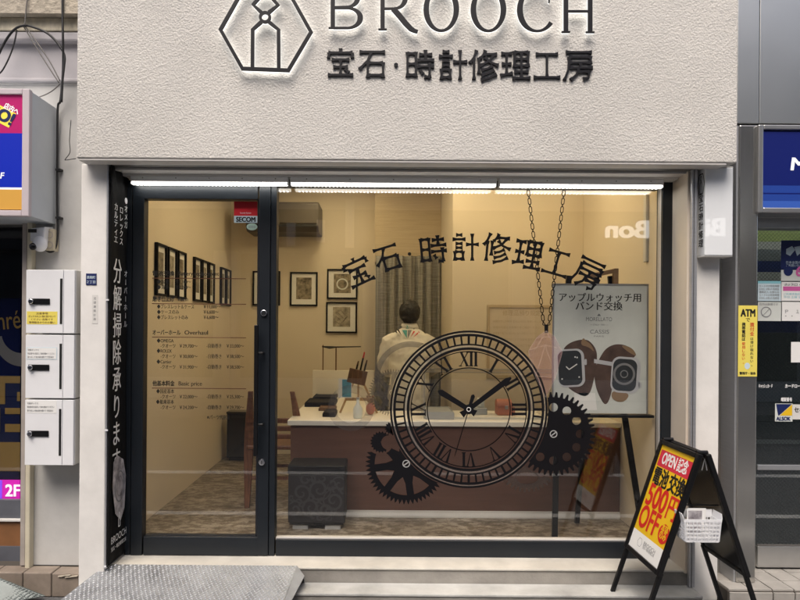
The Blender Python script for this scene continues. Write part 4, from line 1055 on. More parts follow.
# shop front of the neighbour
nf = thing('cafe_front', 'dark neighbour shop window with navy and gold graphics', 'shop window', (-2.6, .02, .25))
zb_, zt_ = P(10, 568, 0)[1], zl
MB().box(-3.29, xj - .003, .04, .046, zb_, zt_).build('pane', 'dark_glass', nf)
MB().box(-3.29, xj + .0, .12, .13, zb_ - .05, zt_).build('back_panel', 'night', nf)
MB().pbox(-70, 298, 19.5, 520, .10, .115).build('poster', 'deep_navy', nf)
m = MB()
def gold(a, b, c, d, y=.097): m.pbox(a, b, c, d, y, y + .001)
for r_ in ((-40, 376, 20, 383), (-40, 383, 5, 404), (17, 392, 20, 401), (5, 408, 20, 414), (-40, 408, 0, 432), (5, 424, 20, 432), (-40, 442, 20, 471)): gold(*r_)
m.build('gold_window', 'gold_ink', nf)
m = MB(); X, Z = P(-12, 331, .097); m.text('onré', (X, .097, Z), (.99, 0, .1), (-.1, 0, 1), .16, .004, .20, 'L'); m.build('lettering', 'gold_ink', nf)
m = MB(); cx, cz = P(22, 333, .1); m.strip2([(cx + .17 * math.cos(a) , cz + .2 * math.sin(a)) for a in [PI * (1.05 + .45 * k / 20) for k in range(21)]], [(cx + .12 * math.cos(a), cz + .12 * math.sin(a)) for a in [PI * (1.05 + .45 * k / 20) for k in range(21)]], .096); m.build('swirl', 'grey_ink', nf)
pf = MB().pbox(-60, 480, 19.7, 499, .03, .039).build('floor_sign', 'lit_purple', nf); note(pf, 'glowing magenta 2F strip sign')
MB().pbox(-60, 480, 2, 499, .0285, .0295).build('violet_field', 'lit_violet', pf)
m = MB(); X, Z = P(5.5, 496, .03); m.text('2F', (X, .027, Z), UX, UZ, .098, .03, .088, 'L'); m.build('lettering', 'lit_white', pf)
MB().pbox(-60, 500, 20.5, 519, -.01, .02).build('rail', 'lower_grey', nf); MB().pbox(-60, 519.2, 20.5, 521.5, -.03, .02).build('rail', 'off_white', nf, bevel=.002)
MB().pbox(-60, 521.7, 20.5, 546, -.012, .02).build('kick_panel', 'wood_desk', nf); MB().pbox(-60, 546.2, 20.5, 567.5, -.02, .02).build('kick_panel', 'lower_grey', nf)
# illuminated sign box
SBY = -.36
lsx = thing('light_box_sign', 'magenta and blue illuminated box sign with lilac frame on neighbour wall', 'sign', (-2.5, -.2, 2.2))
X0, X1, Z0, Z1 = RC(-140, 88, 29, 215.5, SBY)
MB().box(X0, X1 - .004, SBY + .03, WY - .0005, Z0 + .004, Z1 - .004).build('case', 'case_grey', lsx, bevel=.004)
m = MB(); fw = .038
m.box(X1 - fw, X1, SBY, SBY + .0295, Z0, Z1); m.box(X0, X1 - fw - .0005, SBY, SBY + .0295, Z1 - .030, Z1); m.box(X0, X1 - fw - .0005, SBY, SBY + .0295, Z0, Z0 + .030); m.build('frame', 'lilac_frame', lsx, bevel=.004)
ix = X1 - fw - .0008
for nm, mt, ya_, yb_ in (('header', 'lit_magenta', 94, 132.5), ('field', 'lit_blue', 132.5, 187), ('line', 'lit_white', 187, 189), ('footer', 'lit_orange', 189, 209)):
    MB().box(X0 + .01, ix, SBY + .012, SBY + .02, P(15, yb_, SBY)[1], P(15, ya_, SBY)[1]).build(nm, mt, lsx)
ang = math.radians(-27); u = (math.cos(ang), 0, math.sin(ang)); v = (-math.sin(ang), 0, math.cos(ang))
m = MB(); X, Z = P(2, 106.5, SBY); m.text('店内へ', (X, SBY + .0105, Z), u, v, .036, .03, .085, 'L'); m.build('lettering', 'lit_white', lsx)
m = MB(); X, Z = P(2, 116, SBY); 
m.add([(X + a * u[0] + b * v[0], SBY + .0110, Z + a * u[2] + b * v[2]) for a, b in ((-.16, -.038), (.052, -.038), (.052, .046), (-.16, .046))], [(0, 1, 2, 3)])
pl_ = m.build('plaque', 'lit_yellow', lsx)
m = MB(); m.text('GO!', (X + .045 * u[0], SBY + .0100, Z - .025 + .045 * u[2]), u, v, .088, .05, .15, 'R'); m.build('lettering', 'navy_ink', pl_)
m = MB(); X, Z = P(2.4, 178, SBY); m.text('F', (X, SBY + .0105, Z), (1, 0, 0), (.15, 0, 1), .045, .03, None, 'R'); m.build('lettering', 'lit_white', lsx)

# camera, junction box, cables
sc_ = thing('security_camera', 'white wall camera with a round black lens below the box sign', 'camera', (-1.8, WY, 2.05))
Y_ = -.20
X0, X1, Z0, Z1 = RC(27.5, 226, 41, 244, Y_)
m = MB(); m.loft([[(X0, Y_ + .02, Z0 + .02), (X1, Y_ + .02, Z0 + .0), (X1 + .01, Y_ + .02, Z1), (X0, Y_ + .02, Z1 - .01)], [(X0 + .005, WY - .001, Z0 + .02), (X1 + .012, WY - .001, Z0 + .02), (X1 + .012, WY - .001, Z1 + .015), (X0 + .005, WY - .001, Z1)]])
m.build('body', 'white_plastic', sc_, bevel=.008)
cx, cz = P(33, 246.5, Y_); ccx, ccz = P(37, 243, Y_)
MB().ball((ccx, Y_ + .03, ccz), .038, .036, .045, 20, 14).build('dome', 'white_plastic', sc_, smooth=True)
MB().ball((cx, Y_ - .0, cz), .020, .013, .020, 18, 12).build('lens', 'black_gloss', sc_, smooth=True)
MB().pbox(28, 229, 36.5, 232.5, Y_ + .017, Y_ + .019).build('visor', 'black_ink', sc_)
jb = thing('junction_box', 'beige wall junction box with two round knockouts beside the camera', 'junction box', P(49, 240, WY) and (P(49, 240, WY)[0], WY, P(49, 240, WY)[1]))
MB().pbox(45, 229, 54, 250.5, WY - .05, WY - .0005).build('body', 'beige_box', jb, bevel=.004)
m = MB()
for yy in (235, 245):
    X, Z = P(49.5, yy, WY - .05); m.strip([(X + .020 * math.cos(a), Z + .020 * math.sin(a)) for a in [k * PI / 12 for k in range(24)]], [(X + .016 * math.cos(a), Z + .016 * math.sin(a)) for a in [k * PI / 12 for k in range(24)]], WY - .053, WY - .0505, True)
m.build('knockout', 'jamb_grey', jb)
def smooth_path(pts, n=6):
    out = []; q = [Vector(p) for p in pts]
    for i in range(len(q) - 1):
        p0, p1, p2, p3 = q[max(i - 1, 0)], q[i], q[i + 1], q[min(i + 2, len(q) - 1)]
        for k in range(n):
            t = k / n; out.append(.5 * ((2 * p1) + (p2 - p0) * t + (2 * p0 - 5 * p1 + 4 * p2 - p3) * t * t + (3 * p1 - p0 - 3 * p2 + p3) * t ** 3))
    out.append(q[-1]); return out
def cable(label, pts, r, Y, mt='cable_black'):
    ws = []
    for p in pts:
        yy = p[2] if len(p) > 2 else Y; X, Z = P(p[0], p[1], yy); ws.append((X, yy, Z))
    o = MB().tube(smooth_path(ws), r, 7).build('cable', mt, None, smooth=True, loc=ws[-1]); tag(o, label, 'cable', None); return o
cable('thick black cable looping in an arch over the neighbour wall', [(-14, 84), (-3, 58), (6, 40), (15, 29), (25, 25.5), (36, 28), (47, 33), (55, 40), (61, 48), (64.5, 56), (64, 66), (62.5, 80), (61.5, 102)], .0065, -.185)
cable('black cable hanging straight down beside the stucco fascia to the junction box', [(63, -40), (62.5, 10), (63, 40), (63, 70, -.17), (60.5, 100, -.13), (57.8, 108, -.12), (57.3, 150, -.11), (57.2, 200, -.11), (57.5, 235, -.11), (55, 249, -.12), (50, 252, -.12), (46, 250, -.12)], .006, -.20)
cable('thin grey wire slanting down from the top of the arch, the one nearer the fascia', [(25, 26), (38, 44), (50, 62), (60, 81)], .0035, -.18, 'cable_grey')
cable('thin grey wire slanting down from the arch, the one farther from the fascia', [(24, 27), (33, 42), (46, 63), (59, 83)], .0035, -.175, 'cable_grey')
cable('thin black wire dropping steeply from the arch towards the box sign', [(17, 30), (14, 44), (9, 58), (2, 71), (-4, 76)], .004, -.18)
cable('thin wire drooping across the wall above the box sign', [(60, 84), (52, 91), (42, 96), (30, 99)], .003, -.15, 'cable_grey')
cable('thin grey wire running up over the upper plaster wall', [(25, 25), (26, 10), (28, -8), (30, -40)], .0035, -.20, 'cable_grey')
cable('short black wire curling at the fascia bottom corner', [(71, 120), (69.5, 140), (70, 152), (65.5, 159), (66, 160), (76, 158.5)], .0022, -.12)
for yy, lab in ((170, 'upper small black clip holding the vertical cable beside the box sign'), (218, 'lower small black clip holding the cable just above the junction box')):
    X, Z = P(57.5, yy, -.11); o = MB().box(X - .006, X + .022, -.122, WY - .0005, Z - .006, Z + .006).build('cable_clip', 'cable_black', None, loc=(X, WY, Z)); tag(o, lab, 'cable clip', 'clips on the vertical cable')
# plates on the left pillar
X0, X1, Z0, Z1 = RC(86, 273.5, 96.6, 285, -.2415)
t = thing('address_plate', 'small dark blue address plate on the pale pillar', 'plate', ((X0 + X1) / 2, -.24, Z0))
MB().box(X0, X1, -.2435, -.2405, Z0, Z1).build('plate', 'navy_ink', t, bevel=.001)
m = MB(); m.text('鉄砲町', ((X0 + X1) / 2, -.2439, Z0 + .035), UX, UZ, .018, .02, .046, 'C'); m.text('２丁目', ((X0 + X1) / 2, -.2439, Z0 + .010), UX, UZ, .018, .02, .046, 'C'); m.build('lettering', 'pale_blue', t)
X0, X1, Z0, Z1 = RC(92, 295, 97.6, 323.5, -.2415)
t = thing('label_strip', 'narrow white vertical label strip on the pale pillar under the blue plate', 'label', ((X0 + X1) / 2, -.24, Z0))
MB().box(X0, X1, -.2415, -.2405, Z0, Z1).build('strip', 'off_white', t)
m = MB()
for k, ch in enumerate('定礎建築計画'): m.text(ch, ((X0 + X1) / 2, -.2419, Z1 - .024 - k * .0225), UX, UZ, .015, 0, None, 'C')
m.build('lettering', 'grey_ink', t)

# ================================================================== BANK ON THE RIGHT
rb = thing('bank_building', 'stainless steel clad bank front with a steel pillar and tiled threshold', 'building', (2.6, -.2, GZ))
PX0, PX1 = P(736, 350, -.2)[0], P(757.2, 350, -.2)[0]
zp = P(745, 583, -.2)[1]
MB().box(PX0 + .012, PX1, -.20, .3, zp, P(745, 125, -.2)[1]).build('pillar', 'steel_pillar', rb, bevel=.006)
MB().box(PX0, PX0 + .0115, -.19, .3, zp, P(745, 125, -.2)[1]).build('trim', 'alu', rb)
MB().box(1.8625, PX0 - .0005, -.06, .3, zp, 2.6).build('infill', 'steel_pillar', rb)
xs_ = P(759.5, 60, -.2)[0]
MB().box(P(737.5, 60, -.2)[0], xs_ - .0015, -.20, .3, P(760, 123.5, -.2)[1], 6.0).build('cladding', 'steel', rb, bevel=.003)
MB().box(xs_ + .0015, xs_ + 1.2, -.201, .3, P(760, 123.5, -.2)[1], 6.0).build('cladding', 'steel', rb, bevel=.003)
MB().box(xs_ + 1.203, 5.2, -.20, .3, P(760, 123.5, -.2)[1], 6.0).build('cladding', 'steel', rb, bevel=.003)
MB().box(P(757.6, 60, -.2)[0], 5.2, -.08, .008, P(760, 228, -.08)[1], P(760, 124.5, -.2)[1]).build('header', 'steel_frame', rb, bevel=.003)
MB().box(3.6, 5.2, -.15, .3, zp, P(760, 228, -.08)[1] - .001).build('wall', 'wall_grey', rb)
MB().box(1.8625, 5.2, -.276, .32, GZ - .05, zp - .012).build('threshold', 'grout', rb)
tw = .118
for i in range(26):
    xx = 1.866 + i * tw
    if xx > 4.9: break
    for j in range(4):
        yy = -.278 + j * tw
        MB().box(xx + .003, xx + tw - .003, yy + .003, yy + tw - .003, zp - .013, zp - .0005 - .001 * ((i * 3 + j) % 2)).build('tile', 'tile_grey', rb, bevel=.002) if i < 8 else None
    if i < 8: MB().box(xx + .003, xx + tw - .003, -.286, -.2765, GZ + .001, zp - .016).build('riser_tile', 'tile_grey', rb, bevel=.002)
bs = thing('bank_sign', 'deep blue bank sign in a silver frame with white letters', 'sign', (2.5, -.2, 2.2))
BSY = -.225
X0, X1, Z0, Z1 = RC(758.4, 125, 900, 213, BSY)
m = MB(); f_ = .028
m.box(X0, X0 + f_, BSY, -.0805, Z0, Z1); m.box(X0 + f_ + .0005, X1, BSY, -.0805, Z0, Z0 + f_); m.box(X0 + f_ + .0005, X1, BSY, -.0805, Z1 - .026, Z1); m.build('frame', 'steel_frame', bs, bevel=.005)
xi = X0 + f_ + .001
for nm, mt, a, b in (('field', 'lit_bank', 131, 185), ('stripe', 'lit_bank_mid', 185, 192.3), ('stripe', 'lit_bank', 192.3, 193.8), ('stripe', 'lit_bank_mid', 193.8, 200.5), ('stripe', 'lit_bank_light', 200.5, 208)):
    MB().box(xi, X1, BSY + .012, BSY + .02, P(780, b, BSY)[1], P(780, a, BSY)[1]).build(nm, mt, bs)
m = MB(); X, Z = P(790.5, 170, BSY + .01); m.text('M', (X, BSY + .0105, Z), UX, (.12, 0, 1), .098, .025, .085, 'L'); m.build('lettering', 'lit_white', bs)
# yellow notice on the pillar
X0, X1, Z0, Z1 = RC(738, 305.5, 757, 376.5, -.2)
yn = thing('atm_notice', 'tall yellow ATM warning notice stuck on the steel pillar', 'notice', ((X0 + X1) / 2, -.2, Z0))
MB().box(X0, X1, -.2022, -.2005, Z0, Z1).build('sheet', 'sticker_yellow', yn)
W, H = X1 - X0, Z1 - Z0
m = MB(); m.text('ATM', ((X0 + X1) / 2, -.2027, Z1 - .060), UX, UZ, .056, .05, W * .78, 'C'); m.text('で', ((X0 + X1) / 2, -.2027, Z1 - .088), UX, UZ, .026, .02, None, 'C')
def vcol(mb, s, x, ztop, step, size, Y, bold=.02):
    for i, ch in enumerate(s): mb.text(ch, (x, Y, ztop - (i + .85) * step), UX, UZ, size, bold, None, 'C')
xr, xl = X0 + W * .72, X0 + W * .28; zz = Z1 - .094; st = .0205
vcol(m, 'は受け取れない。', xr, zz - .078, st, .019, -.2027); vcol(m, '携帯電話は', xl, zz, .0205, .021, -.2027, .03); m.text('警視庁・協会', ((X0 + X1) / 2, -.2027, Z0 + .012), UX, UZ, .016, .04, W * .85, 'C')
m.build('lettering', 'black_ink', yn)
m = MB(); vcol(m, '還付金', xr, zz, .025, .025, -.2027, .02); vcol(m, '使用しない。', xl, zz - .105, .0205, .019, -.2027); m.build('red_lettering', 'red_ink', yn)
m = MB(); m.prism([((X0 + W * .48) + .015 * math.cos(a), Z0 + .058 + .018 * math.sin(a)) for a in [k * PI / 10 for k in range(20)]], -.2027, -.2023); m.build('badge', 'pale_blue', yn)
# bank window
bw = thing('bank_window', 'wired glass bank window with many stickers and a steel base rail', 'window', (2.6, 0, zp))
xg0 = P(757.6, 400, .01)[0]
MB().box(xg0 - .02, 3.6, .01, .016, P(770, 552, .01)[1], 2.3).build('pane', 'bank_glass', bw)
MB().pbox(757.6, 547, 900, 568, -.01, .05).build('base_rail', 'steel_frame', bw, bevel=.003)
MB().pbox(757.6, 545.4, 900, 546.8, -.004, .0095).build('base_rail', 'slot_dark', bw)
MB().pbox(757.6, 465.5, 900, 470.5, -.004, .0095).build('rail', 'alu', bw, bevel=.002)
GY = .009
def stick(name, mt, a, b, c, d, lab=None, lvl=0, par=None):
    X0, X1, Z0, Z1 = RC(a, b, c, d, GY); o = MB().box(X0, X1, GY - .0004 - lvl * .0006, GY + .0001 - lvl * .0006, Z0, Z1).build(name, mt, par or bw)
    if lab: note(o, lab)
    return o
def blines(par, a, b, w, rows, dy, em, mt, words, lvl=2):
    m = MB()
    for k in range(rows): ptext(m, words[k % len(words)], a, b + k * dy, em, GY - .0006 * lvl - .0003, w, yd=GY)
    m.build('small_print', mt, par)
s1 = stick('sticker', 'navy_ink', 781, 240.5, 815, 269, 'navy sticker with a white map shape'); m = MB()
for pts in ([(786, 249), (792, 246), (795, 250), (790, 256), (786, 254)], [(794, 247), (800, 246), (803, 251), (797, 256)]): m.flat([P(x, y, GY) for x, y in pts], GY - .0012)
m.build('map', 'pale_blue', s1); blines(s1, 786, 263.5, 24, 2, 3, 3, 'pale_blue', ['日本全国のカード', 'ご利用いただけます'])
s2 = stick('sticker', 'paper_white', 781, 263.8 + 6.5, 815, 289 - 10.5, None); stick('sticker', 'paper_grey', 781, 270, 815, 281, 'pale sticker with a blue clock and pink number', 1)
m = MB(); X, Z = P(788, 271, GY); m.prism([(X + .027 * math.cos(a), Z + .029 * math.sin(a)) for a in [k * PI / 14 for k in range(28)]], GY - .0022, GY - .0018); m.build('clock', 'navy_ink', s2)
m = MB(); ptext(m, '6:00', 795.5, 276, 14, GY - .0024, 24, bold=.03, yd=GY); m.build('number', 'pink_ink', s2)
s3 = stick('sticker', 'pale_blue', 757.8, 281, 781, 301, 'pale cyan printed sheet'); stick('band', 'cyan_ink', 757.8, 281, 781, 283.5, None, 1, s3); blines(s3, 759, 287, 20, 5, 3, 2.6, 'grey_ink', ['カードのお取扱時間', 'お引出し お預入れ 残高照会', '通帳記入 お振込み'])
s4 = stick('sticker', 'paper_white', 781.5, 282, 815, 301, 'white printed sheet with a pink band'); stick('band', 'pink_ink', 783, 286.5, 815, 291, None, 1, s4); blines(s4, 784, 285.6, 28, 1, 3, 3, 'grey_ink', ['お知らせ']); blines(s4, 783.5, 295, 28, 2, 3, 2.6, 'cyan_ink', ['ご利用手数料のご案内', '平日 土曜 日曜 祝日'])
s5 = stick('sticker', 'paper_grey', 757.8, 302, 781, 321, 'grey white sheet with a no smoking ring'); m = MB(); X, Z = P(766, 312, GY); m.strip([(X + .031 * math.cos(a), Z + .031 * math.sin(a)) for a in [k * PI / 14 for k in range(28)]], [(X + .026 * math.cos(a), Z + .026 * math.sin(a)) for a in [k * PI / 14 for k in range(28)]], GY - .0016, GY - .0012, True); m.bar((X - .02, GY - .0015, Z - .02), (X + .02, GY - .0015, Z + .02), .004, .0004); m.build('ring', 'grey_ink', s5); blines(s5, 759, 305.3, 19, 1, 3, 2.8, 'grey_ink', ['店内は禁煙です'])
s6 = stick('sticker', 'paper_white', 781.8, 302, 815, 321, 'white sheet of small symbols'); blines(s6, 785, 313, 26, 2, 4.6, 4.4, 'grey_ink', ['Ｐ　１　障', '・・　・・'])
stick('sticker', 'paper_white', 791, 342, 815, 362.5, 'blank white sheet')
s7 = stick('sticker', 'paper_grey', 775, 403.5, 792.5, 421.5, 'blue and yellow triangular security sticker')
m = MB(); m.flat([P(x, y, GY) for x, y in ((776, 404), (792, 404), (779, 415.5), (778, 415.5))], GY - .0012); m.build('blue_field', 'navy_ink', s7)
m = MB(); m.flat([P(x, y, GY) for x, y in ((792, 404.4), (792, 415.5), (779.5, 415.5))], GY - .0014); m.build('yellow_field', 'yellow_ink', s7)
m = MB(); ptext(m, 'ALSOK', 776, 420.4, 5.2, GY - .0016, 14.5, bold=.05, yd=GY); m.build('lettering', 'navy_ink', s7)
s8 = stick('sticker', 'off_white', 792.6, 404.5, 830, 419.5, 'grey plate of a security firm'); m = MB(); ptext(m, 'セキュリティ', 794, 412, 6, GY - .0012, 30, bold=.03, yd=GY); m.build('lettering', 'black_ink', s8)
m = MB()
for s_, x, y, w in (('キャッシュカード', 758.5, 387.5, 14), ('カードローンご相談', 785, 387.5, 28), ('暗証番号', 781, 401, 11)): ptext(m, s_, x, y, 4.2, GY - .0006, w, bold=.05, yd=GY)
m.build('lettering', 'white_ink', bw)
# inside the bank
bi = thing('cash_corner', 'dim cash machine wall behind the wired glass with green and navy bands', 'cash machine', (2.8, .5, zp))
IY = .40
for nm, mt, a, b in (('green_band', 'green_band', 226, 242), ('pale_band', 'band_pale', 242.2, 250), ('grey_band', 'band_grey', 250.2, 261.5), ('navy_band', 'navy_ink', 261.7, 272.5), ('pale_band', 'band_pale', 272.7, 281), ('dark_panel', 'atm_dark', 281.2, 321), ('navy_band', 'navy_ink', 321.2, 333), ('dark_panel', 'atm_dark', 333.2, 440), ('ledge', 'alu', 440.2, 444), ('lower_panel', 'lower_grey', 444.2, 560)):
    x0, x1, z0, z1 = RC(745, a, 930, b, IY); MB().box(1.95, 3.7, IY - (.012 if nm == 'ledge' else 0), IY + .05, z0, z1).build(nm, mt, bi)
MB().box(1.95, 2.0, .05, IY - .02, zp, 2.4).build('side_wall', 'band_grey', bi); MB().box(1.95, 3.7, .03, IY + .05, zp - .02, zp - .001).build('floor', 'tile_grey', bi); MB().box(1.95, 3.7, .02, IY + .05, 2.4, 2.44).build('ceiling', 'band_pale', bi)

t = thing('ceiling_light', 'white strip light on the ceiling inside the bank cash corner', 'ceiling light', (2.6, .2, 2.39))
MB().box(2.05, 3.5, .10, .18, 2.375, 2.3995).build('housing', 'off_white', t); MB().box(2.06, 3.49, .11, .17, 2.366, 2.3745).build('diffuser', 'bank_lamp', t)

# ================================================================== INSIDE THE SHOP
CT = .96
ct = thing('counter', 'L-shaped brown counter with white top inside the shop', 'counter', (.3, 1.0, FZ))
LX0, LX1 = -.660, -.085
MB().box(LX0 + .02, WR - .002, .69, 1.18, FZ + .0005, CT - .036).build('front_panel', 'counter_brown', ct, bevel=.003)
MB().box(LX0 + .02, LX1 - .02, 1.181, 2.14, FZ + .0005, CT - .036).build('side_panel', 'counter_brown', ct, bevel=.003)
m = MB(); pts = [(LX0, .67), (WR - .002, .67), (WR - .002, 1.20), (LX1, 1.20), (LX1, 2.15), (LX0, 2.15)]
m.add([(x, y, CT - .0355) for x, y in pts] + [(x, y, CT) for x, y in pts], [(5, 4, 3, 2, 1, 0), (6, 7, 8, 9, 10, 11)] + [(i, (i + 1) % 6, (i + 1) % 6 + 6, i + 6) for i in range(6)])
m.build('top', 'counter_white', ct, bevel=.004)
MB().box(LX0 + .016, WR - .003, .684, .6895, FZ + .0005, FZ + .05).build('base_strip', 'off_white', ct)  # pale strip painted in for the mirrored road line, not a counter part
x0, x1, z0, z1 = RC(311, 370.5, 374, 396, 2.15)
MB().box(LX0 + .0, LX1, 2.151, 2.19, FZ + .001, z1).build('screen_panel', 'panel_white', ct, bevel=.003)
# glass showcase
cs = thing('glass_showcase', 'low glass showcase standing on the white counter behind the clock graphic', 'showcase', (.9, .95, CT))
sx0, sx1, sy0, sy1, sz = P(424, 400, .80)[0], 1.50, .78, 1.14, P(490, 373, .80)[1]
m = MB()
m.box(sx0, sx1, sy0, sy0 + .004, CT + .001, sz); m.box(sx0, sx0 + .004, sy0 + .0045, sy1, CT + .001, sz); m.box(sx1 - .004, sx1, sy0 + .0045, sy1, CT + .001, sz); m.box(sx0, sx1, sy0, sy1, sz + .0005, sz + .0045)
m.build('pane', 'case_glass', cs)
m = MB(); e = .006
for yy in (sy0 - .001, sy1 - e + .001): m.box(sx0 - .001, sx1 + .001, yy, yy + e, sz + .005, sz + .009)
for xx in (sx0 - .002, sx1 - e + .002): m.box(xx, xx + e, sy0 - .002, sy0 + e - .002, CT + .0005, sz)
m.build('edge_strip', 'grey_plastic', cs)
MB().box(sx0 + .01, sx1 - .01, sy0 + .01, sy1, CT + .0005, CT + .014).build('display_base', 'panel_white', cs)
def onct(x, y): d = F * (ZE - CT) / (y - CY); return (x - CX) * d / F, d - DC
def tray(name, label, cat, a, b, ynear, yfar, h, mt, grp=None, rim_=True):
    X0, Y0 = onct(a, ynear); X1, _ = onct(b, ynear); Y1 = onct(a, yfar)[1]
    t = thing(name, label, cat, ((X0 + X1) / 2, (Y0 + Y1) / 2, CT), grp)
    MB().box(X0, X1, Y0, Y1, CT + .0005, CT + h).build('base', mt, t, bevel=.003)
    if rim_:
        m = MB(); w = .010
        m.box(X0 + .004, X1 - .004, Y0 + .004, Y0 + w, CT + h + .0003, CT + h + .006); m.box(X0 + .004, X1 - .004, Y1 - w, Y1 - .004, CT + h + .0003, CT + h + .006)
        m.box(X0 + .004, X0 + w, Y0 + w, Y1 - w, CT + h + .0003, CT + h + .006); m.box(X1 - w, X1 - .004, Y0 + w, Y1 - w, CT + h + .0003, CT + h + .006); m.build('rim', mt, t)
    return t
tray('jewellery_tray', 'black jewellery tray on the counter farthest back, against the white panel', 'tray', 313, 336, 400.5, 396.5, .022, 'black_vinyl', 'black trays on the counter')
tray('jewellery_tray', 'long black jewellery tray in the middle of the counter leg', 'tray', 305, 335, 407.5, 402.5, .03, 'black_vinyl', 'black trays on the counter')
tray('watch_box', 'small brown watch box on the counter between two black trays', 'box', 319, 336, 411.5, 408.8, .02, 'dark_wood')
tray('card_holder', 'small black card holder nearest the front edge of the counter', 'holder', 323, 336, 417.5, 413.5, .026, 'black_vinyl')
tr = tray('display_tray', 'long grey tray on the counter inside the glass showcase', 'tray', 426, 455, 419.2, 413, .048, 'grey_plastic')
X, Y = onct(483, 418)
t = thing('ring_stand', 'small grey ring stand with a bright stone in the showcase', 'ring stand', (X, .93, CT))
MB().box(X - .055, X + .050, .90, .98, CT + .015, CT + .065).build('base', 'grey_plastic', t, bevel=.004); MB().box(X - .015, X + .035, .93, .985, CT + .0655, CT + .13).build('cushion', 'paper_grey', t, bevel=.006)
MB().ball((X - .005, .905, CT + .085), .007).build('stone', 'white_ink', t, smooth=True)
X0, X1 = P(497.5, 410, .88)[0], P(515.5, 410, .88)[0]
t = thing('jewellery_case', 'pink brown leather jewellery case with a rounded lid in the showcase', 'case', ((X0 + X1) / 2, .93, CT))
MB().box(X0, X1, .88, .99, CT + .015, CT + .075).build('body', 'pink_leather', t, bevel=.008)
m = MB(); m.loft([[(x, .935 - .055 * math.cos(a), CT + .0755 + .055 * math.sin(a)) for a in [PI * k / 12 for k in range(13)]] for x in (X0, X0 + .006, X1 - .03, X1 - .024)]); m.build('lid', 'pink_leather', t)
MB().box((X0 + X1) / 2 - .012, (X0 + X1) / 2 + .012, .874, .8795, CT + .06, CT + .088).build('clasp', 'steel_ring', t, bevel=.002)
# tool rack on the white panel
zt2 = z1
t = thing('tool_rack', 'thin dark metal rack standing on top of the white panel', 'rack', (P(336, 369, 2.17)[0], 2.17, zt2))
m = MB(); xa, xb, xc = P(323, 360, 2.17)[0], P(336, 360, 2.17)[0], P(361, 347, 2.17)[0]; zb = P(323, 347, 2.17)[1]
m.bar((xa, 2.17, zt2 + .0005), (xa, 2.17, zb + .02), .010); m.bar((xb, 2.17, zt2 + .0005), (xb, 2.17, zb), .012); m.build('post', 'dark_wood', t)
m = MB(); m.tube([(xa - .01, 2.17, zb + .004), ((xa + xb) / 2, 2.168, zb - .004), (xb, 2.165, zb), (xc, 2.16, zb + .006)], [.006, .013, .007, .005], 8); m.build('bar', 'black_metal', t)
# little easel with pens and card
EX, EY = P(357.5, 400, 1.05)[0], 1.05
t = thing('desk_easel', 'small wooden tripod easel standing on the counter', 'easel', (EX, EY, CT))
ap = (P(358, 372, EY)[0], EY + .06, P(358, 372, EY)[1])
for bx, by in ((340, EY), (377, EY)):
    m = MB(); m.bar(ap, (P(bx, 416, EY)[0], by - .0, CT + .002), .016, .010, (0, 1, 0)); m.build('leg', 'pale_wood', t)
m = MB(); m.bar(ap, (EX, EY + .16, CT + .002), .014, .010, (0, 1, 0)); m.build('leg', 'pale_wood', t)
m = MB(); m.bar((P(345, 399, EY)[0], EY - .008, P(345, 399, EY)[1]), (P(371, 399, EY)[0], EY - .008, P(371, 399, EY)[1]), .014, .022); m.build('ledge', 'pale_wood', t)
X0, X1, Z0, Z1 = RC(347, 369, 366, 385, EY + .03)
X0, Z1_ = P(347, 368, EY); X1 = P(368, 368, EY)[0]; Z0 = P(358, 385, EY)[1]
t = thing('pen_box', 'dark wooden pen box propped at the top of the little easel', 'box', ((X0 + X1) / 2, EY, Z0))
m = MB(); c = (X0 + X1) / 2, EY - .02, (Z0 + Z1_) / 2; up = Vector((.22, 0, 1)).normalized(); ux = Vector((1, 0, -.22)).normalized()
m.obox(c, ux, (0, 1, 0), up, (X1 - X0) / 2 - .01, .018, (Z1_ - Z0) / 2 - .01); m.build('body', 'dark_wood', t, bevel=.003)
for k, (a, b, c_, d_) in enumerate(((360, 372, 364.5, 352), (355.5, 373, 358.5, 361), (364, 372, 367, 360))):
    p, q = P(a, b, EY - .02), P(c_, d_, EY - .02)
    pt = thing('pen', ['tallest dark pen in the wooden pen box', 'short pen on the counter-panel side of the pen box', 'short pen on the curtain side of the pen box'][k], 'pen', (p[0], EY - .02, p[1]), 'pens in the wooden box')
    MB().tube([(p[0], EY - .02, p[1]), (p[0] + (q[0] - p[0]) * .7, EY - .02, p[1] + (q[1] - p[1]) * .7)], .007, 8).build('barrel', 'black_vinyl', pt)
    MB().tube([(p[0] + (q[0] - p[0]) * .705, EY - .02, p[1] + (q[1] - p[1]) * .705), (q[0], EY - .02, q[1])], [.007, .005], 8).build('cap', 'red_ink' if k == 0 else 'brown_ink', pt)
X0, X1, Z0, Z1 = RC(338.5, 378.5, 352, 398, EY - .035)
t = thing('greeting_card', 'blue and white picture card leaning on the little easel', 'card', ((X0 + X1) / 2, EY - .03, Z0))
MB().box(X0, X1, EY - .035, EY - .0335, Z0, Z1).build('sheet', 'paper_white', t); MB().box(X0 + .028, X1 - .006, EY - .036, EY - .0353, Z0 + .008, Z1 - .008).build('picture', 'blue_card', t)
X, Y = onct(358.5, 418.5)
t = thing('glass_bottle', 'small pale bottle under the little easel on the counter', 'bottle', (X, Y, CT))
m = MB(); m.loft([[(X + r_ * math.cos(a), Y + r_ * math.sin(a), CT + .001 + z_) for a in [k * PI / 8 for k in range(16)]] for r_, z_ in ((.030, 0), (.034, .01), (.034, .07), (.02, .095), (.011, .11), (.011, .135))]); m.build('body', 'paper_grey', t, smooth=True)
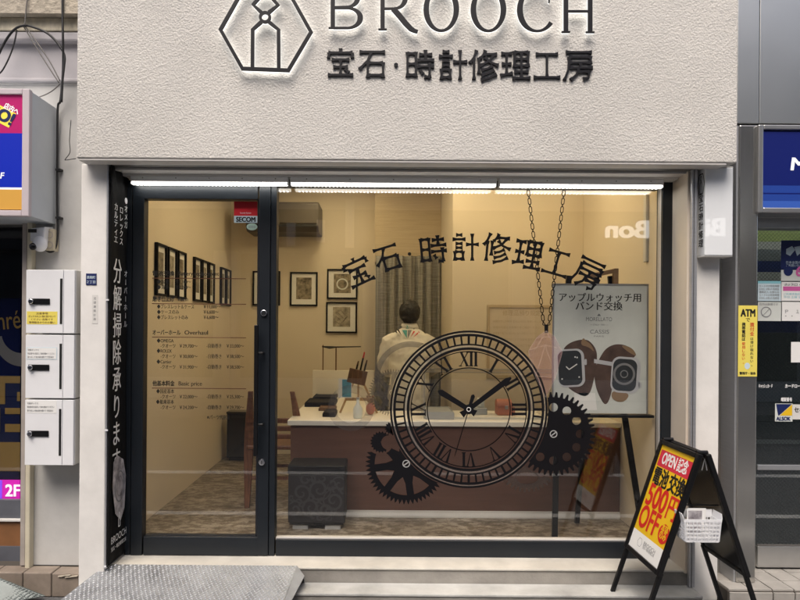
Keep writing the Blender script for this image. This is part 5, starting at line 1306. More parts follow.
MB().tube([(X, Y, CT + .1365), (X, Y, CT + .15)], .013, 12).build('cap', 'grey_plastic', t)
X0, Y0 = onct(367, 415)
t = thing('toy_figure', 'small brown and red ornament beside the little easel legs', 'ornament', (X0 + .02, Y0, CT))
MB().ball((X0 + .03, Y0, CT + .046), .035, .03, .045).build('body', 'pink_leather', t, smooth=True); MB().ball((X0 + .028, Y0 - .004, CT + .112), .026).build('head', 'wood_strip', t, smooth=True)
for s_ in (-1, 1): MB().ball((X0 + .028 + s_ * .02, Y0 - .002, CT + .136), .010).build('ear', 'wood_strip', t, smooth=True)

# wooden chair with its back to the window
CXc, CYc = -.80, .92
ch = thing('wooden_chair', 'dark reddish wooden chair with curved back posts beside the counter', 'chair', (CXc, CYc, FZ))
hw = .185
for s_ in (-1, 1):
    m = MB(); x = CXc + s_ * hw; pts = [(x, CYc - .03, FZ), (x, CYc, FZ + .25), (x + s_ * .0, CYc + .015, FZ + .45), (x - s_ * .012, CYc - .02, FZ + .66), (x - s_ * .035, CYc - .10, FZ + .86)]
    sm = smooth_path(pts, 5); rings = []
    for i, p in enumerate(sm):
        w_ = .017 + .016 * math.sin(PI * min(1, i / (len(sm) - 1) * 1.05)) ; rings.append([(p.x - w_, p.y - .014, p.z), (p.x + w_, p.y - .014, p.z), (p.x + w_, p.y + .014, p.z), (p.x - w_, p.y + .014, p.z)])
    m.loft(rings); m.build('back_post', 'chair_wood', ch, bevel=.004)
    m = MB(); m.loft([[(x - .014, CYc + .40, FZ), (x + .014, CYc + .40, FZ), (x + .014, CYc + .43, FZ), (x - .014, CYc + .43, FZ)], [(x - .018, CYc + .38, FZ + .42), (x + .018, CYc + .38, FZ + .42), (x + .018, CYc + .42, FZ + .42), (x - .018, CYc + .42, FZ + .42)]]); m.build('leg', 'chair_wood', ch, bevel=.003)
MB().box(CXc - .20, CXc + .20, CYc - .01, CYc + .44, FZ + .421, FZ + .452).build('seat', 'chair_wood', ch, bevel=.008)
for k in range(3):
    zz = FZ + .50 + .06 * k; MB().box(CXc - hw - .012, CXc + hw + .012, CYc - .006 - .012 * k, CYc + .012 - .012 * k, zz, zz + .036).build('back_slat', 'chair_wood', ch, bevel=.005)
for yy in (CYc + .0, CYc + .40): MB().box(CXc - hw, CXc + hw, yy - .008, yy + .008, FZ + .20, FZ + .225).build('stretcher', 'chair_wood', ch)
# patterned ottoman
X0, X1, Z0, Z1 = RC(288, 462, 345, 524, .42)
def scrolls(x0, x1, z0, z1, y):
    m = MB(); k = 0
    def sp(cx, cz, r0, turns, a0, sgn, w=.006):
        nonlocal k; k += 1; pts = []
        n = 34
        for i in range(n + 1):
            t = i / n; r_ = r0 * (1 - t) ** .8 + .004; a = a0 + sgn * turns * 2 * PI * t; pts.append((cx + r_ * math.cos(a), cz + r_ * math.sin(a)))
        A, B = [], []
        for i, p in enumerate(pts):
            a = pts[max(i - 1, 0)]; b = pts[min(i + 1, n)]; d = Vector((b[0] - a[0], b[1] - a[1])).normalized(); ww = w * (.5 + math.sin(PI * i / n))
            A.append((p[0] - d.y * ww / 2, p[1] + d.x * ww / 2)); B.append((p[0] + d.y * ww / 2, p[1] - d.x * ww / 2))
        A = [(min(max(x, x0), x1), min(max(z, z0), z1)) for x, z in A]; B = [(min(max(x, x0), x1), min(max(z, z0), z1)) for x, z in B]
        m.strip2(A, B, y - k * 2e-5)
    W, H = x1 - x0, z1 - z0; rr = random.Random(5)
    for fx, fz, r0, t, a0, sg in ((.22, .62, .065, 1.6, 3.6, 1), (.55, .70, .075, 1.7, .2, -1), (.82, .45, .07, 1.6, 2.0, 1), (.40, .30, .06, 1.5, 5.0, -1), (.10, .25, .05, 1.4, 1.0, 1), (.66, .22, .05, 1.4, 4.0, 1), (.93, .82, .05, 1.3, 3.0, -1), (.30, .92, .04, 1.2, 0, 1)):
        sp(x0 + W * fx, z0 + H * fz, r0, t, a0, sg, .011)
        for q in range(3): a = a0 + q * 1.1; sp(x0 + W * fx + r0 * 1.05 * math.cos(a), z0 + H * fz + r0 * 1.05 * math.sin(a), .022, .8, a + 2, -sg, .009)
    return m
ot = thing('storage_box', 'black storage box patterned with grey scrolls in front of the counter', 'storage box', ((X0 + X1) / 2, .53, FZ))
MB().box(X0, X1, .42, .655, FZ + .045, FZ + .36).build('body', 'damask', ot, bevel=.006); MB().box(X0 - .003, X1 + .003, .416, .658, FZ + .3605, FZ + .42).build('lid', 'black_vinyl', ot, bevel=.008)
MB().box(X0 + .01, X1 - .01, .425, .65, FZ + .03, FZ + .0445).build('plinth', 'black_vinyl', ot)
scrolls(X0 + .01, X1 - .01, FZ + .06, FZ + .35, .4192).build('scroll_pattern', 'scroll_grey', ot)
for xx in (X0 + .03, X1 - .13):
    for yy in (.43, .61): MB().box(xx, xx + .10, yy, yy + .03, FZ, FZ + .0295).build('foot', 'grey_plastic', ot)
# black bin in the far corner
X0, X1, Z0, Z1 = RC(226.5, 414, 248, 457, 2.42)
bn2 = thing('corner_cabinet', 'low black cabinet in the far corner beyond the wooden chair', 'cabinet', ((X0 + X1) / 2, 2.48, FZ))
X0 = max(X0, WL + .01)
MB().box(X0, X1, 2.43, 2.586, FZ + .03, Z1).build('body', 'black_vinyl', bn2, bevel=.004); MB().box(X0 - .004, X1 + .004, 2.42, 2.587, Z1 + .0005, Z1 + .02).build('top', 'black_gloss', bn2, bevel=.003)
MB().box(X0 + .01, X1 - .01, 2.425, 2.4295, FZ + .045, Z1 - .01).build('door', 'black_gloss', bn2, bevel=.002); MB().box(X0 + .02, X1 - .02, 2.45, 2.58, FZ, FZ + .0295).build('plinth', 'black_ink', bn2)

# air conditioner
ac = thing('air_conditioner', 'dark wall mounted air conditioner high on the back wall', 'air conditioner', (-.98, YB, 2.6))
X0, X1, Z0, Z1 = RC(246, 201.5, 318.5, 231, 2.40); X0 = -1.36
m = MB(); m.loft([[(x, 2.40, Z0 + .05), (x, 2.395, Z1 - .02), (x, 2.42, Z1), (x, YB - .001, Z1), (x, YB - .001, Z0), (x, 2.45, Z0)] for x in (X0, X1)]); m.build('body', 'ac_body', ac, bevel=.01)
MB().box(X0 + .02, X1 - .02, 2.388, 2.396, Z0 + .075, Z1 - .03).build('front_panel', 'ac_body', ac, bevel=.004); MB().box(X0 + .03, X1 - .03, 2.392, 2.42, Z0 + .045, Z0 + .066).build('louvre', 'black_ink', ac)
# pictures
def picture(label, c0, c1, Zb, Zt, mt, wall):
    """wall 'back': c0,c1 are X; wall 'side': c0,c1 are Y on the side wall"""
    t = thing('framed_picture', label, 'picture', ((c0 + c1) / 2 if wall == 'back' else WL, YB if wall == 'back' else (c0 + c1) / 2, Zb), 'black framed pictures on the shop walls')
    def bx(m, a, b, za, zb, d0, d1):
        if wall == 'back': m.box(a, b, YB - d1, YB - d0, za, zb)
        else: m.box(WL + d0, WL + d1, a, b, za, zb)
    f_ = .016; m = MB()
    bx(m, c0, c0 + f_, Zb, Zt, .001, .024); bx(m, c1 - f_, c1, Zb, Zt, .001, .024); bx(m, c0 + f_, c1 - f_, Zb, Zb + f_, .001, .0239); bx(m, c0 + f_, c1 - f_, Zt - f_, Zt, .001, .0239); m.build('frame', 'black_vinyl', t)
    m = MB(); bx(m, c0 + f_, c1 - f_, Zb + f_, Zt - f_, .002, .008); m.build('mount', 'paper_white', t)
    w, h = c1 - c0, Zt - Zb; m = MB(); bx(m, c0 + w * .22, c1 - w * .22, Zb + h * .2, Zt - h * .16, .0085, .0095); pr = m.build('photo', mt, t)
    return t
k = 0
for n_, xs_, grp in ((3, ((153.5, 164.2), (165.2, 174.4), (175.4, 183.6)), 'nearest the door'), (3, ((192, 199.4), (200, 206.2), (206.8, 212.4)), 'mid wall'), (2, ((219, 224), (224.5, 229)), 'deepest in the shop')):
    for i, (a, b) in enumerate(xs_):
        ya_, yb_ = 600 * 1.6 / (383 - a) - DC, 600 * 1.6 / (383 - b) - DC
        lab = 'framed side wall picture, %s of the group %s' % ((['first', 'second', 'third'][i] if n_ == 3 else ['first', 'last'][i]), grp)
        picture(lab, ya_ + .004, yb_ - .004, 1.825, 2.195, ['photo_mid', 'art_line', 'photo_dark'][i % 3], 'side')
for a, b, c, d, mt, lab in ((252.5, 271, 280, 305.5, 'art_line', 'black framed picture on the back wall half hidden by the door stile'), (290, 272, 317.5, 306, 'photo_dark', 'black framed upright picture of dark machinery on the back wall'), (327, 269, 357.5, 299, 'photo_dark', 'black framed dark round picture above a pale one on the back wall'), (326, 302, 357, 333, 'art_line', 'black framed pale swirl picture hung under a dark round one')):
    X0, X1, Z0, Z1 = RC(a, b, c, d, YB - .02)
    t = picture(lab, X0, X1, Z0, Z1, mt, 'back'); xm, zm = (X0 + X1) / 2, (Z0 + Z1) / 2
    m = MB()
    if 'round' in lab and 'swirl' not in lab: m.strip([(xm + .062 * math.cos(q), zm + .06 * math.sin(q)) for q in [k_ * PI / 16 for k_ in range(32)]], [(xm + .048 * math.cos(q), zm + .046 * math.sin(q)) for q in [k_ * PI / 16 for k_ in range(32)]], YB - .0112, YB - .0098, True)
    elif 'swirl' in lab:
        for q in range(4): A, B = vst([(xm - .06 + .12 * s_ / 12, zm + .05 - .03 * q + .028 * math.sin(s_ / 12 * PI * 1.6 + q)) for s_ in range(13)], .003, .012); m.strip(A, B, YB - .0112, YB - .0098)
    if m.v: m.build('drawing', 'paper_grey' if 'swirl' not in lab else 'photo_dark', t)
# curtain
X0, X1 = P(375.5, 330, 2.45)[0], XP + .03
m = MB(); n = 120; zt_ = P(410, 261, 2.45)[1] + .05; zz = [FZ + .02 + (zt_ - FZ - .02) * k / 14 for k in range(15)]
def cy_(u, z): return 2.455 + .028 * math.sin(u * 2 * PI * 7.3 + .4 * math.sin(z * 3)) + .012 * math.sin(u * 2 * PI * 17 + 1) + .008 * math.sin(z * 2 + u * 9)
vs = [(X0 + (X1 - X0) * i / n, cy_(i / n, z), z) for z in zz for i in range(n + 1)]
m.add(vs, [(j * (n + 1) + i, j * (n + 1) + i + 1, (j + 1) * (n + 1) + i + 1, (j + 1) * (n + 1) + i) for j in range(14) for i in range(n)])
ob = m.build('curtain', 'curtain_cloth', None, smooth=True, loc=((X0 + X1) / 2, 2.45, FZ)); md = ob.modifiers.new('t', 'SOLIDIFY'); md.thickness = .003
tag(ob, 'grey brown curtain hanging in the doorway behind the person', 'curtain')
# framed notice on the partition
X0, X1, Z0, Z1 = RC(487, 305, 556, 378, YP - .01)
nb = thing('notice_frame', 'pale framed notice with faint writing on the partition wall behind the chains', 'notice', ((X0 + X1) / 2, YP, Z0))
m = MB(); f_ = .022
m.box(X0, X0 + f_, YP - .014, YP - .0005, Z0, Z1); m.box(X1 - f_, X1, YP - .014, YP - .0005, Z0, Z1); m.box(X0 + f_, X1 - f_, YP - .0139, YP - .0005, Z1 - f_, Z1); m.box(X0 + f_, X1 - f_, YP - .0139, YP - .0005, Z0, Z0 + f_); m.build('frame', 'reveal_tan', nb)
MB().box(X0 + f_, X1 - f_, YP - .006, YP - .001, Z0 + f_, Z1 - f_).build('sheet', 'reveal_cream', nb)
m = MB(); xm = (X0 + X1) / 2; m.text('修理品預り規定', (xm, YP - .0068, Z1 - .085), UX, UZ, .05, .01, .32, 'C')
for k, s_ in enumerate(('お預かりした時計 宝石は大切に保管いたします', '修理の内容とお見積りをご確認ください', '修理完了後三ヶ月以内にお引き取りください', '部品の入荷状況により日数を要する場合が', 'ございますのであらかじめご了承ください', '保証期間は修理完了日より一年間です', 'ご不明の点はスタッフまでお尋ねください')): m.text(s_, (X0 + .05, YP - .0068, Z1 - .145 - .05 * k), UX, UZ, .022, 0, .42 - .03 * (k % 3), 'L')
m.build('lettering', 'reveal_tan', nb)
t = thing('wall_trunking', 'slim pale cable trunking running up the side wall near the right window edge', 'trunking', (WR, .30, 1.8))
MB().box(WR - .018, WR - .0005, .27, .31, P(652, 262, .3)[1], P(652, 195, .3)[1]).build('cover', 'off_white', t, bevel=.003)

# ------------------------------------------------------------------ poster easel
EP = .18
es = thing('display_easel', 'black display easel carrying a large watch strap poster', 'easel', (P(600, 540, EP)[0], EP, FZ))
X0, X1 = P(548, 415, EP)[0], P(652, 415, EP)[0]; zt_ = P(600, 414, EP)[1]
MB().box(X0, X1, EP - .035, EP + .03, zt_ - .018, zt_ - .001).build('tray', 'black_metal', es, bevel=.003)
for a, b, c, yb_ in ((558, 553.5, 0, -.02), (626, 646, 0, .02)):
    m = MB(); xa = P(a, 415, EP)[0]; xb = P(b, 545, EP)[0]; xtop = xa + (.08 if a < 600 else -.08)
    m.bar((xb, EP - .0 + yb_, FZ), (xa, EP + .02, zt_ - .02), .034, .022, (0, 1, 0)); m.bar((xa, EP + .024, zt_ - .019), (xtop, EP + .06, P(600, 275, EP)[1]), .034, .022, (0, 1, 0)); m.build('leg', 'black_metal', es, bevel=.003)
xm = P(600, 400, EP)[0]
m = MB(); m.bar((xm, EP + .42, FZ), (xm, EP + .075, P(600, 276, EP)[1]), .03, .02, (0, 1, 0)); m.build('rear_leg', 'black_metal', es)
xa, xb = P(596, 283, EP)[0], P(620, 270, EP)[0]; zA, zB = P(600, 286, EP)[1], P(610, 268, EP)[1]
m = MB(); m.box(xb - .03, xb, EP + .02, EP + .05, zA, zB); m.bar((xa - .04, EP + .035, zB - .05), (xb - .031, EP + .035, zB - .016), .026, .03, (0, 1, 0)); m.build('clamp', 'wood_strip', es, bevel=.002)
pz = EP - .008
po = thing('watch_poster', 'grey poster showing two smart watches with brown straps on the black easel', 'poster', (xm, EP, zt_))
X0, X1, Z0, Z1 = RC(552.5, 284, 648, 413.4, pz)
MB().box(X0, X1, pz, pz + .006, Z0, Z1).build('board', 'paper_grey', po)
m = MB(); e = .008
m.box(X0 - .002, X0 + e, pz - .002, pz + .0062, Z0 - .0005, Z1 + .002); m.box(X1 - e, X1 + .002, pz - .002, pz + .0062, Z0 - .0005, Z1 + .002); m.box(X0 + e, X1 - e, pz - .002, pz + .0062, Z1 - e, Z1 + .002); m.build('edging', 'steel_ring', po)
def q_(name, mt, pts, lv):
    if 'strap' in name:      # round the cut corners
        for _ in range(3): pts = [((a[0] * t + b[0] * (1 - t)), (a[1] * t + b[1] * (1 - t))) for a, b in zip(pts, pts[1:] + pts[:1]) for t in (.75, .25)]
    m = MB(); m.flat([P(x, y, pz) for x, y in pts], pz - .0004 - lv * .0003); return m.build(name, mt, po)
m = MB(); ptext(m, 'アップルウォッチ用', 559, 300.6, 9.4, pz - .0006, 82, bold=.018, yd=pz); ptext(m, 'バンド交換', 575.5, 309.4, 9.4, pz - .0006, 47, bold=.018, yd=pz); m.build('lettering', 'black_ink', po)
m = MB(); ptext(m, 'MORELLATO', 586, 321, 5.6, pz - .0006, 26, yd=pz); ptext(m, 'CASSIS', 590, 333.6, 5.6, pz - .0006, 19, yd=pz); m.flat([P(x, y, pz) for x, y in ((597, 316), (599, 313.5), (601, 316))], pz - .0006)
ptext(m, '― ITALY 1930 ―', 590, 325.5, 2.2, pz - .0006, 18, yd=pz); ptext(m, 'PARIS', 594, 337, 2.2, pz - .0006, 10, yd=pz); m.build('maker_names', 'grey_ink', po)
def rrect(cx, cy, w, h, r, rot, n=6):
    out = []; c, s_ = math.cos(rot), math.sin(rot)
    for (sx, sy, a0) in ((1, 1, 0), (-1, 1, 90), (-1, -1, 180), (1, -1, 270)):
        for k in range(n + 1):
            a = math.radians(a0 + 90 * k / n); x = sx * (w / 2 - r) + r * math.cos(a); y = sy * (h / 2 - r) + r * math.sin(a); out.append((cx + x * c - y * s_, cy + x * s_ + y * c))
    return out
q_('watch_strap', 'strap_brown', [(562, 352), (566, 345), (575, 340.5), (586, 339), (592, 343), (597, 351), (597, 362), (594, 380), (590, 394), (584, 397), (574, 392), (566, 386), (574, 372), (584, 362)], 0)
q_('strap_lining', 'strap_tan', [(580, 345), (583, 337), (586, 341), (591, 344), (595, 353), (589, 347)], 1)
q_('watch_strap', 'strap_brown', [(600, 357), (606, 348), (615, 344), (624, 344.5), (633, 349), (637, 357), (622, 362), (612, 360), (613, 380), (611, 396), (606, 406), (601, 400), (595, 386), (594, 370)], 2)
q_('strap_lining', 'strap_tan', [(620, 345), (628, 346), (634, 350), (637, 357), (628, 352)], 3)
q_('watch_strap', 'strap_tan', [(612, 390), (630, 393), (626, 401), (618, 402.5), (611, 398)], 3)
q_('buckle', 'watch_case', [(594, 359), (612, 362), (612, 366), (594, 363)], 4)
q_('watch_case', 'watch_case', rrect(571, 368, 27, 38, 7.5, -.05), 4); q_('screen', 'screen_dark', rrect(570, 368, 23.5, 34.5, 6, -.05), 5)
m = MB()
for a, b in (((566, 366.5), (569, 369.5)), ((569, 369.5), (577, 364))):
    d = Vector((b[0] - a[0], b[1] - a[1])).normalized(); nn = Vector((-d.y, d.x)) * .5; m.flat([P(a[0] + nn.x, a[1] + nn.y, pz), P(b[0] + nn.x, b[1] + nn.y, pz), P(b[0] - nn.x, b[1] - nn.y, pz), P(a[0] - nn.x, a[1] - nn.y, pz)], pz - .0025)
for x, y in ((575, 357), (577, 357.5), (562, 379), (579, 377)): m.flat([P(x + .8 * math.cos(a), y + .8 * math.sin(a), pz) for a in [k * PI / 5 for k in range(10)]], pz - .0025)
m.build('watch_hands', 'paper_white', po)
q_('watch_case', 'watch_case', rrect(625.5, 375, 29, 36, 8, .07), 4); q_('screen', 'screen_dark', rrect(624.5, 375, 24, 32, 7, .07), 5)
m = MB()
for r0, r1 in ((8.8, 11), (3.0, 4.0)): m.strip2([P(624 + r0 * math.cos(a), 374 + r0 * math.sin(a), pz) for a in [k * PI / 20 for k in range(40)]], [P(624 + r1 * math.cos(a), 374 + r1 * math.sin(a), pz) for a in [k * PI / 20 for k in range(40)]], pz - .0026, True)
m.build('sensor_ring', 'grey_ink', po)
q_('crown', 'watch_case', rrect(640, 385, 3, 5, 1.4, .05), 4); q_('crown', 'watch_case', rrect(585.5, 362, 2.4, 6, 1.1, 0), 3)
q_('price_mark', 'paper_white', [(574, 393), (595, 393), (597, 410), (576, 410)], 0)

# ------------------------------------------------------------------ the person
px_, py_ = P(409.5, 330, 1.80)[0], 1.80
pe = thing('person', 'person with short black hair and white emblem jacket, back turned behind the counter', 'person', (px_, py_, FZ))
def ring(cx, cy, z, rx, ry, n=24): return [(cx + rx * math.cos(2 * PI * k / n), cy + ry * math.sin(2 * PI * k / n), z) for k in range(n)]
def W_(x, y, z): return (px_ + x, py_ + y, z)
b = MB()
b.loft([ring(px_, py_, z, rx, ry) for z, rx, ry in ((.98, .10, .075), (1.0, .155, .105), (1.10, .15, .10), (1.20, .135, .09), (1.38, .155, .10), (1.50, .165, .085), (1.56, .12, .065), (1.60, .055, .052), (1.66, .050, .052), (1.70, .05, .055))])
b.ball(W_(0, .012, 1.748), .074, .092, .108, 24, 18)
b.ball(W_(0, .045, 1.69), .045, .05, .045)      # jaw
b.loft([[W_(-.004, .095, 1.765), W_(.004, .095, 1.765), W_(.004, .085, 1.765), W_(-.004, .085, 1.765)], [W_(-.014, .118, 1.725), W_(.014, .118, 1.725), W_(.014, .08, 1.722), W_(-.014, .08, 1.722)], [W_(-.008, .10, 1.715), W_(.008, .10, 1.715), W_(.008, .08, 1.715), W_(-.008, .08, 1.715)]])
for s_ in (-1, 1):
    b.ball(W_(s_ * .078, .0, 1.74), .012, .022, .032, 10, 8)
    b.tube([W_(s_ * .15, 0, 1.51), W_(s_ * .185, .0, 1.48), W_(s_ * .215, .03, 1.28), W_(s_ * .18, .16, 1.21), W_(s_ * .125, .27, 1.19)], [.05, .05, .040, .034, .025], 12)
    b.loft([[W_(s_ * .125 + dx * .022, .26, 1.19 + dz * .014) for dx, dz in ((-1, -1), (1, -1), (1, 1), (-1, 1))], [W_(s_ * .115 + dx * .040, .31, 1.185 + dz * .014) for dx, dz in ((-1, -1), (1, -1), (1, 1), (-1, 1))], [W_(s_ * .105 + dx * .040, .345, 1.178 + dz * .012) for dx, dz in ((-1, -1), (1, -1), (1, 1), (-1, 1))]])
    for k_, L_ in enumerate((.060, .072, .068, .052)):
        fx = s_ * .105 + (-.030 + .020 * k_) ; b.tube([W_(fx, .335, 1.18), W_(fx, .345 + L_ * .5, 1.176), W_(fx - s_ * .004, .345 + L_, 1.155)], [.0098, .009, .0078], 8)
    b.tube([W_(s_ * .085, .285, 1.185), W_(s_ * .058, .315, 1.178), W_(s_ * .05, .345, 1.168)], [.012, .0105, .009], 8)
    b.tube([W_(s_ * .085, 0, 1.02), W_(s_ * .09, .01, .70), W_(s_ * .092, -.0, .62), W_(s_ * .095, -.015, FZ + .09), W_(s_ * .095, -.01, FZ + .03)], [.082, .062, .055, .042, .04], 14)
    b.loft([[W_(s_ * .097 + .038 * math.cos(q), y + .0, FZ + .03 + h_ * math.sin(q)) for q in [k_ * PI / 6 for k_ in range(12)]] for y, h_ in ((-.06, .028), (.04, .03), (.13, .028), (.165, .018))])
bo = b.build('body', 'skin', pe, smooth=True); md = bo.modifiers.new('join', 'REMESH'); md.mode = 'VOXEL'; md.voxel_size = .0062; md.use_smooth_shade = True
sm_ = bo.modifiers.new('soft', 'SMOOTH'); sm_.iterations = 3
for s_ in (-1, 1):
    MB().ball(W_(s_ * .030, .098, 1.752), .0105, .006, .0075, 10, 8).build('eye', 'black_ink', bo, smooth=True)
MB().ball(W_(0, .098, 1.688), .021, .007, .006, 12, 8).build('mouth', 'red_ink', bo, smooth=True)
j = MB()
j.loft([ring(px_, py_ - .004, z, rx, ry) for z, rx, ry in ((.80, .182, .126), (.92, .186, .128), (1.03, .188, .13), (1.18, .172, .122), (1.38, .186, .128), (1.48, .192, .118), (1.535, .178, .095), (1.575, .125, .082), (1.605, .075, .070), (1.635, .066, .066))])
for s_ in (-1, 1):
    j.tube([W_(s_ * .13, 0, 1.505), W_(s_ * .182, -.002, 1.49), W_(s_ * .226, .02, 1.33), W_(s_ * .228, .05, 1.26), W_(s_ * .18, .17, 1.21), W_(s_ * .15, .225, 1.195)], [.068, .068, .060, .056, .048, .043], 14)
jo = j.build('jacket', 'jacket_white', pe, smooth=True); md = jo.modifiers.new('join', 'REMESH'); md.mode = 'VOXEL'; md.voxel_size = .007; md.use_smooth_shade = True
sm_ = jo.modifiers.new('soft', 'SMOOTH'); sm_.iterations = 5
tx2_ = bpy.data.textures.new('cloth_folds', 'MARBLE'); tx2_.noise_scale = .16; tx2_.turbulence = 14; tx2_.marble_type = 'SOFT'
md = jo.modifiers.new('folds', 'DISPLACE'); md.texture = tx2_; md.texture_coords = 'LOCAL'; md.strength = .007; md.mid_level = .5
c = MB(); c.strip  # collar band
ringA = ring(px_, py_ - .002, 1.612, .082, .078, 28); ringB = ring(px_, py_ - .0, 1.652, .066, .064, 28); ringC = ring(px_, py_, 1.650, .060, .058, 28); ringD = ring(px_, py_ - .002, 1.606, .074, .070, 28)
vs = ringA + ringB + ringC + ringD
c.add(vs, [(r_ * 28 + k_, r_ * 28 + (k_ + 1) % 28, ((r_ + 1) % 4) * 28 + (k_ + 1) % 28, ((r_ + 1) % 4) * 28 + k_) for r_ in range(4) for k_ in range(28)]); c.build('collar', 'jacket_white', jo, smooth=True)
tr_ = MB(); tr_.loft([ring(px_, py_, z, rx, ry) for z, rx, ry in ((.90, .12, .09), (.96, .168, .118), (1.04, .165, .115))])
for s_ in (-1, 1): tr_.tube([W_(s_ * .088, 0, 1.0), W_(s_ * .093, .01, .68), W_(s_ * .096, -.01, FZ + .07)], [.096, .075, .062], 16)
to = tr_.build('trousers', 'trousers', pe, smooth=True); md = to.modifiers.new('join', 'REMESH'); md.mode = 'VOXEL'; md.voxel_size = .009; md.use_smooth_shade = True
h = MB(); hc = W_(0, -.006, 1.752); h.ball(hc, .093, .104, .108, 32, 24)
h.ball(W_(0, -.05, 1.70), .072, .05, .05, 20, 14)
h.v = [(x, (min(y, py_ + .045 + max(0, (z - 1.79)) * .9) if z < 1.84 else y), z) for x, y, z in h.v]
ho = h.build('hair', 'hair', pe, smooth=True); md = ho.modifiers.new('join', 'REMESH'); md.mode = 'VOXEL'; md.voxel_size = .006; md.use_smooth_shade = True
md = ho.modifiers.new('soft', 'SMOOTH'); md.iterations = 3
tx_ = bpy.data.textures.new('hair_clumps', 'CLOUDS'); tx_.noise_scale = .022
md = ho.modifiers.new('clumps', 'DISPLACE'); md.texture = tx_; md.strength = .016; md.mid_level = .5
# emblem printed on the jacket's back, laid on its surface
from mathutils.bvhtree import BVHTree
bpy.context.view_layer.update(); dg = bpy.context.evaluated_depsgraph_get(); bv = BVHTree.FromObject(jo, dg); offj = wloc(jo)
def onback(x, y):
    X, Z = P(x, y, 1.69); r_ = bv.ray_cast(Vector((X, 0, Z)) - offj, Vector((0, 1, 0)))
    yy = (r_[0].y + offj.y) if r_[0] else 1.69
    return (X, yy - .003, Z)
for nm, mt, polys in (('emblem', 'teal_ink', [[(402.3, 330), (407.2, 330), (406.8, 338.5)], [(405, 325.3), (410, 325.3), (409, 328.6), (406, 328.6)]]), ('emblem', 'red_ink', [[(413.6, 331), (415.4, 331.4), (410.5, 337.4)], [(418.8, 331.2), (420.2, 332.4), (413, 337.6)]]), ('emblem', 'grey_ink', [[(408, 330), (412, 330.2), (407.6, 338.8)], [(394.2, 330.4), (395.8, 329.6), (400.4, 337.6)], [(397.6, 327), (402, 325.6), (401.4, 328.4), (398.4, 328.8)], [(412, 326), (416.4, 327.4), (414, 329.6)]]), ('emblem', 'brown_ink', [[(397.4, 330), (398.8, 329.4), (402, 336)]])):
    m = MB()
    for pl in polys:
        den = []
        for i in range(len(pl)):
            a, b_ = pl[i], pl[(i + 1) % len(pl)]
            for k_ in range(3): den.append((a[0] + (b_[0] - a[0]) * k_ / 3, a[1] + (b_[1] - a[1]) * k_ / 3))
        cxy = (sum(p[0] for p in pl) / len(pl), sum(p[1] for p in pl) / len(pl)); vs = [onback(*p) for p in den] + [onback(*cxy)]
        m.add(vs, [(i, (i + 1) % len(den), len(den)) for i in range(len(den))])
    m.build(nm, mt, jo)

# ================================================================== ACROSS THE STREET (seen mirrored in the glass)
OY = -8.2
ob_ = thing('opposite_building', 'plain dark fronted building across the street mirrored in the shop glass', 'building', (0, OY, GZ))
MB().box(-12, 12, OY - 5, OY, 3.9, 7.2).build('upper_wall', 'opp_wall', ob_)
MB().box(-12, 12, OY - 5, OY + .12, 3.1, 3.899).build('sign_band', 'opp_dark', ob_)
MB().box(-12, 12, OY + .0, OY + .3, 7.201, 7.4).build('coping', 'opp_trim', ob_)
for k in range(9):
    xx = -12 + k * 2.9; MB().box(xx, xx + .45, OY - .4, OY + .05, GZ + .12, 3.099).build('pier', 'opp_wall', ob_)
    if k < 8:
        w_ = MB().box(xx + .451, xx + 2.899, OY - .35, OY - .30, GZ + .5, 3.09).build('window', 'opp_dark', ob_); MB().box(xx + .451, xx + 2.899, OY - .35, OY - .02, GZ + .12, GZ + .499).build('base_wall', 'opp_trim', ob_)
    for r_ in range(1):
        w_ = MB().box(xx + .9, xx + 2.3, OY + .001, OY + .02, 4.6, 6.2).build('window', 'opp_dark', ob_); MB().box(xx + .85, xx + 2.35, OY + .001, OY + .08, 4.5, 4.59).build('sill', 'opp_trim', ob_)
for k, (a, b, zA, zB, lab) in enumerate(((-1.87, -1.70, 3.18, 3.63, 'added white panel across the street for a mirrored light, below the air conditioner'), (-1.29, -1.13, 3.26, 3.69, 'added white panel across the street for a mirrored light, middle of three'), (-.74, -.57, 3.16, 4.08, 'tallest added white panel across the street for a mirrored light'))):
    t = thing('mirrored_light_panel', lab, 'board', ((a + b) / 2, OY + .16, zA), 'added panels for mirrored lights across the street'); MB().box(a, b, OY + .14, OY + .18, zA, zB).build('board', 'white_ink', t, bevel=.004); MB().box((a + b) / 2 - .01, (a + b) / 2 + .01, OY + .121, OY + .1395, zB - .08, zB - .04).build('bracket', 'grey_ink', t)  # white panels added to stand in for lights mirrored in the glass
os_ = thing('lit_shop_name', 'glowing white shop letters across the street mirrored in the window glass', 'sign', (5.2, OY + .14, 3.4))
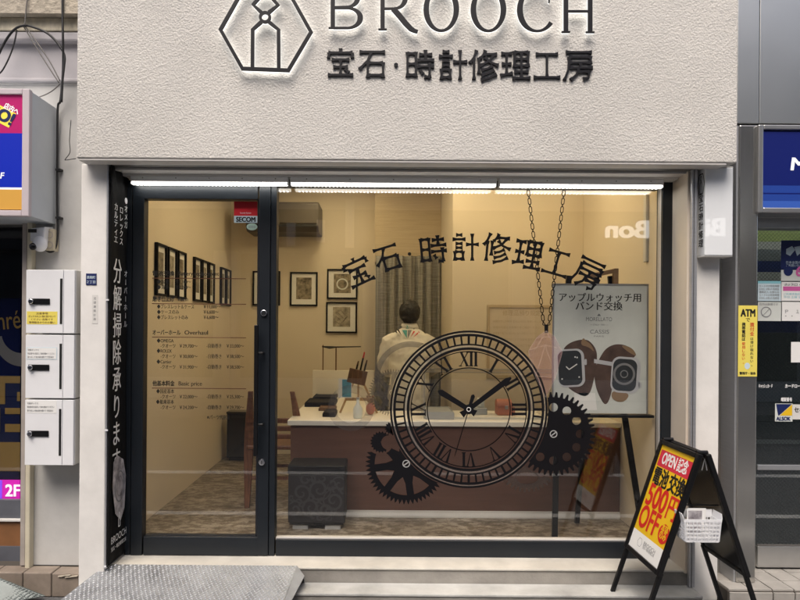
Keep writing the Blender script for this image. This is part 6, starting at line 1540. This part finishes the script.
m = MB(); m.text('Bon', (5.11, OY + .15, 3.40), (-1, 0, 0), UZ, .46, .03, .84, 'L', .03); m.build('lettering', 'sign_letter_light', os_)
m = MB(); m.text('Bi', (6.27, OY + .15, 3.36), (-1, 0, 0), UZ, .46, .03, .36, 'L', .03); m.build('lettering', 'sign_letter_light', os_)

# ================================================================== CAMERA, SKY AND LIGHT
cam = bpy.data.cameras.new('camera'); co = bpy.data.objects.new('camera', cam); COL.objects.link(co)
cam.sensor_fit = 'HORIZONTAL'; cam.sensor_width = 36; cam.lens = F / 800 * 36
cam.shift_x = (400 - CX) / 800; cam.shift_y = (CY - 300) / 800; cam.clip_end = 300; cam.clip_start = .05
co.matrix_world = Matrix.Translation((0, -DC, ZE)) @ Matrix.Rotation(PI / 2, 4, 'X') @ Matrix.Rotation(ROLL, 4, 'Z')
SC.camera = co
EL, AZM = math.radians(58), math.radians(180 + 14)
w = bpy.data.worlds.new('World'); SC.world = w; w.use_nodes = True; nt = w.node_tree
sk = nt.nodes.new('ShaderNodeTexSky'); sk.sky_type = 'NISHITA'; sk.sun_disc = False; sk.sun_elevation = EL; sk.sun_rotation = AZM; sk.air_density = .7; sk.dust_density = 6.0; sk.ozone_density = .6
nt.links.new(sk.outputs[0], nt.nodes['Background'].inputs[0]); nt.nodes['Background'].inputs[1].default_value = .12
sl = bpy.data.lights.new('sun', 'SUN'); sl.energy = 1.2; sl.angle = math.radians(40); sl.color = (1, .95, .88)
so = bpy.data.objects.new('sun', sl); COL.objects.link(so)
dirv = Vector((math.sin(AZM) * math.cos(EL), math.cos(AZM) * math.cos(EL), math.sin(EL)))
so.rotation_euler = dirv.to_track_quat('Z', 'Y').to_euler()
vs_ = SC.view_settings; SC.display_settings.display_device = 'sRGB'; vs_.view_transform = 'Standard'; vs_.look = 'None'; vs_.gamma = 1; vs_.use_curve_mapping = False; vs_.exposure = .68
cy = SC.cycles; cy.max_bounces = 10; cy.transparent_max_bounces = 20; cy.diffuse_bounces = 5; cy.glossy_bounces = 5; cy.caustics_reflective = False; cy.caustics_refractive = False; cy.use_denoising = True; cy.sample_clamp_indirect = 6
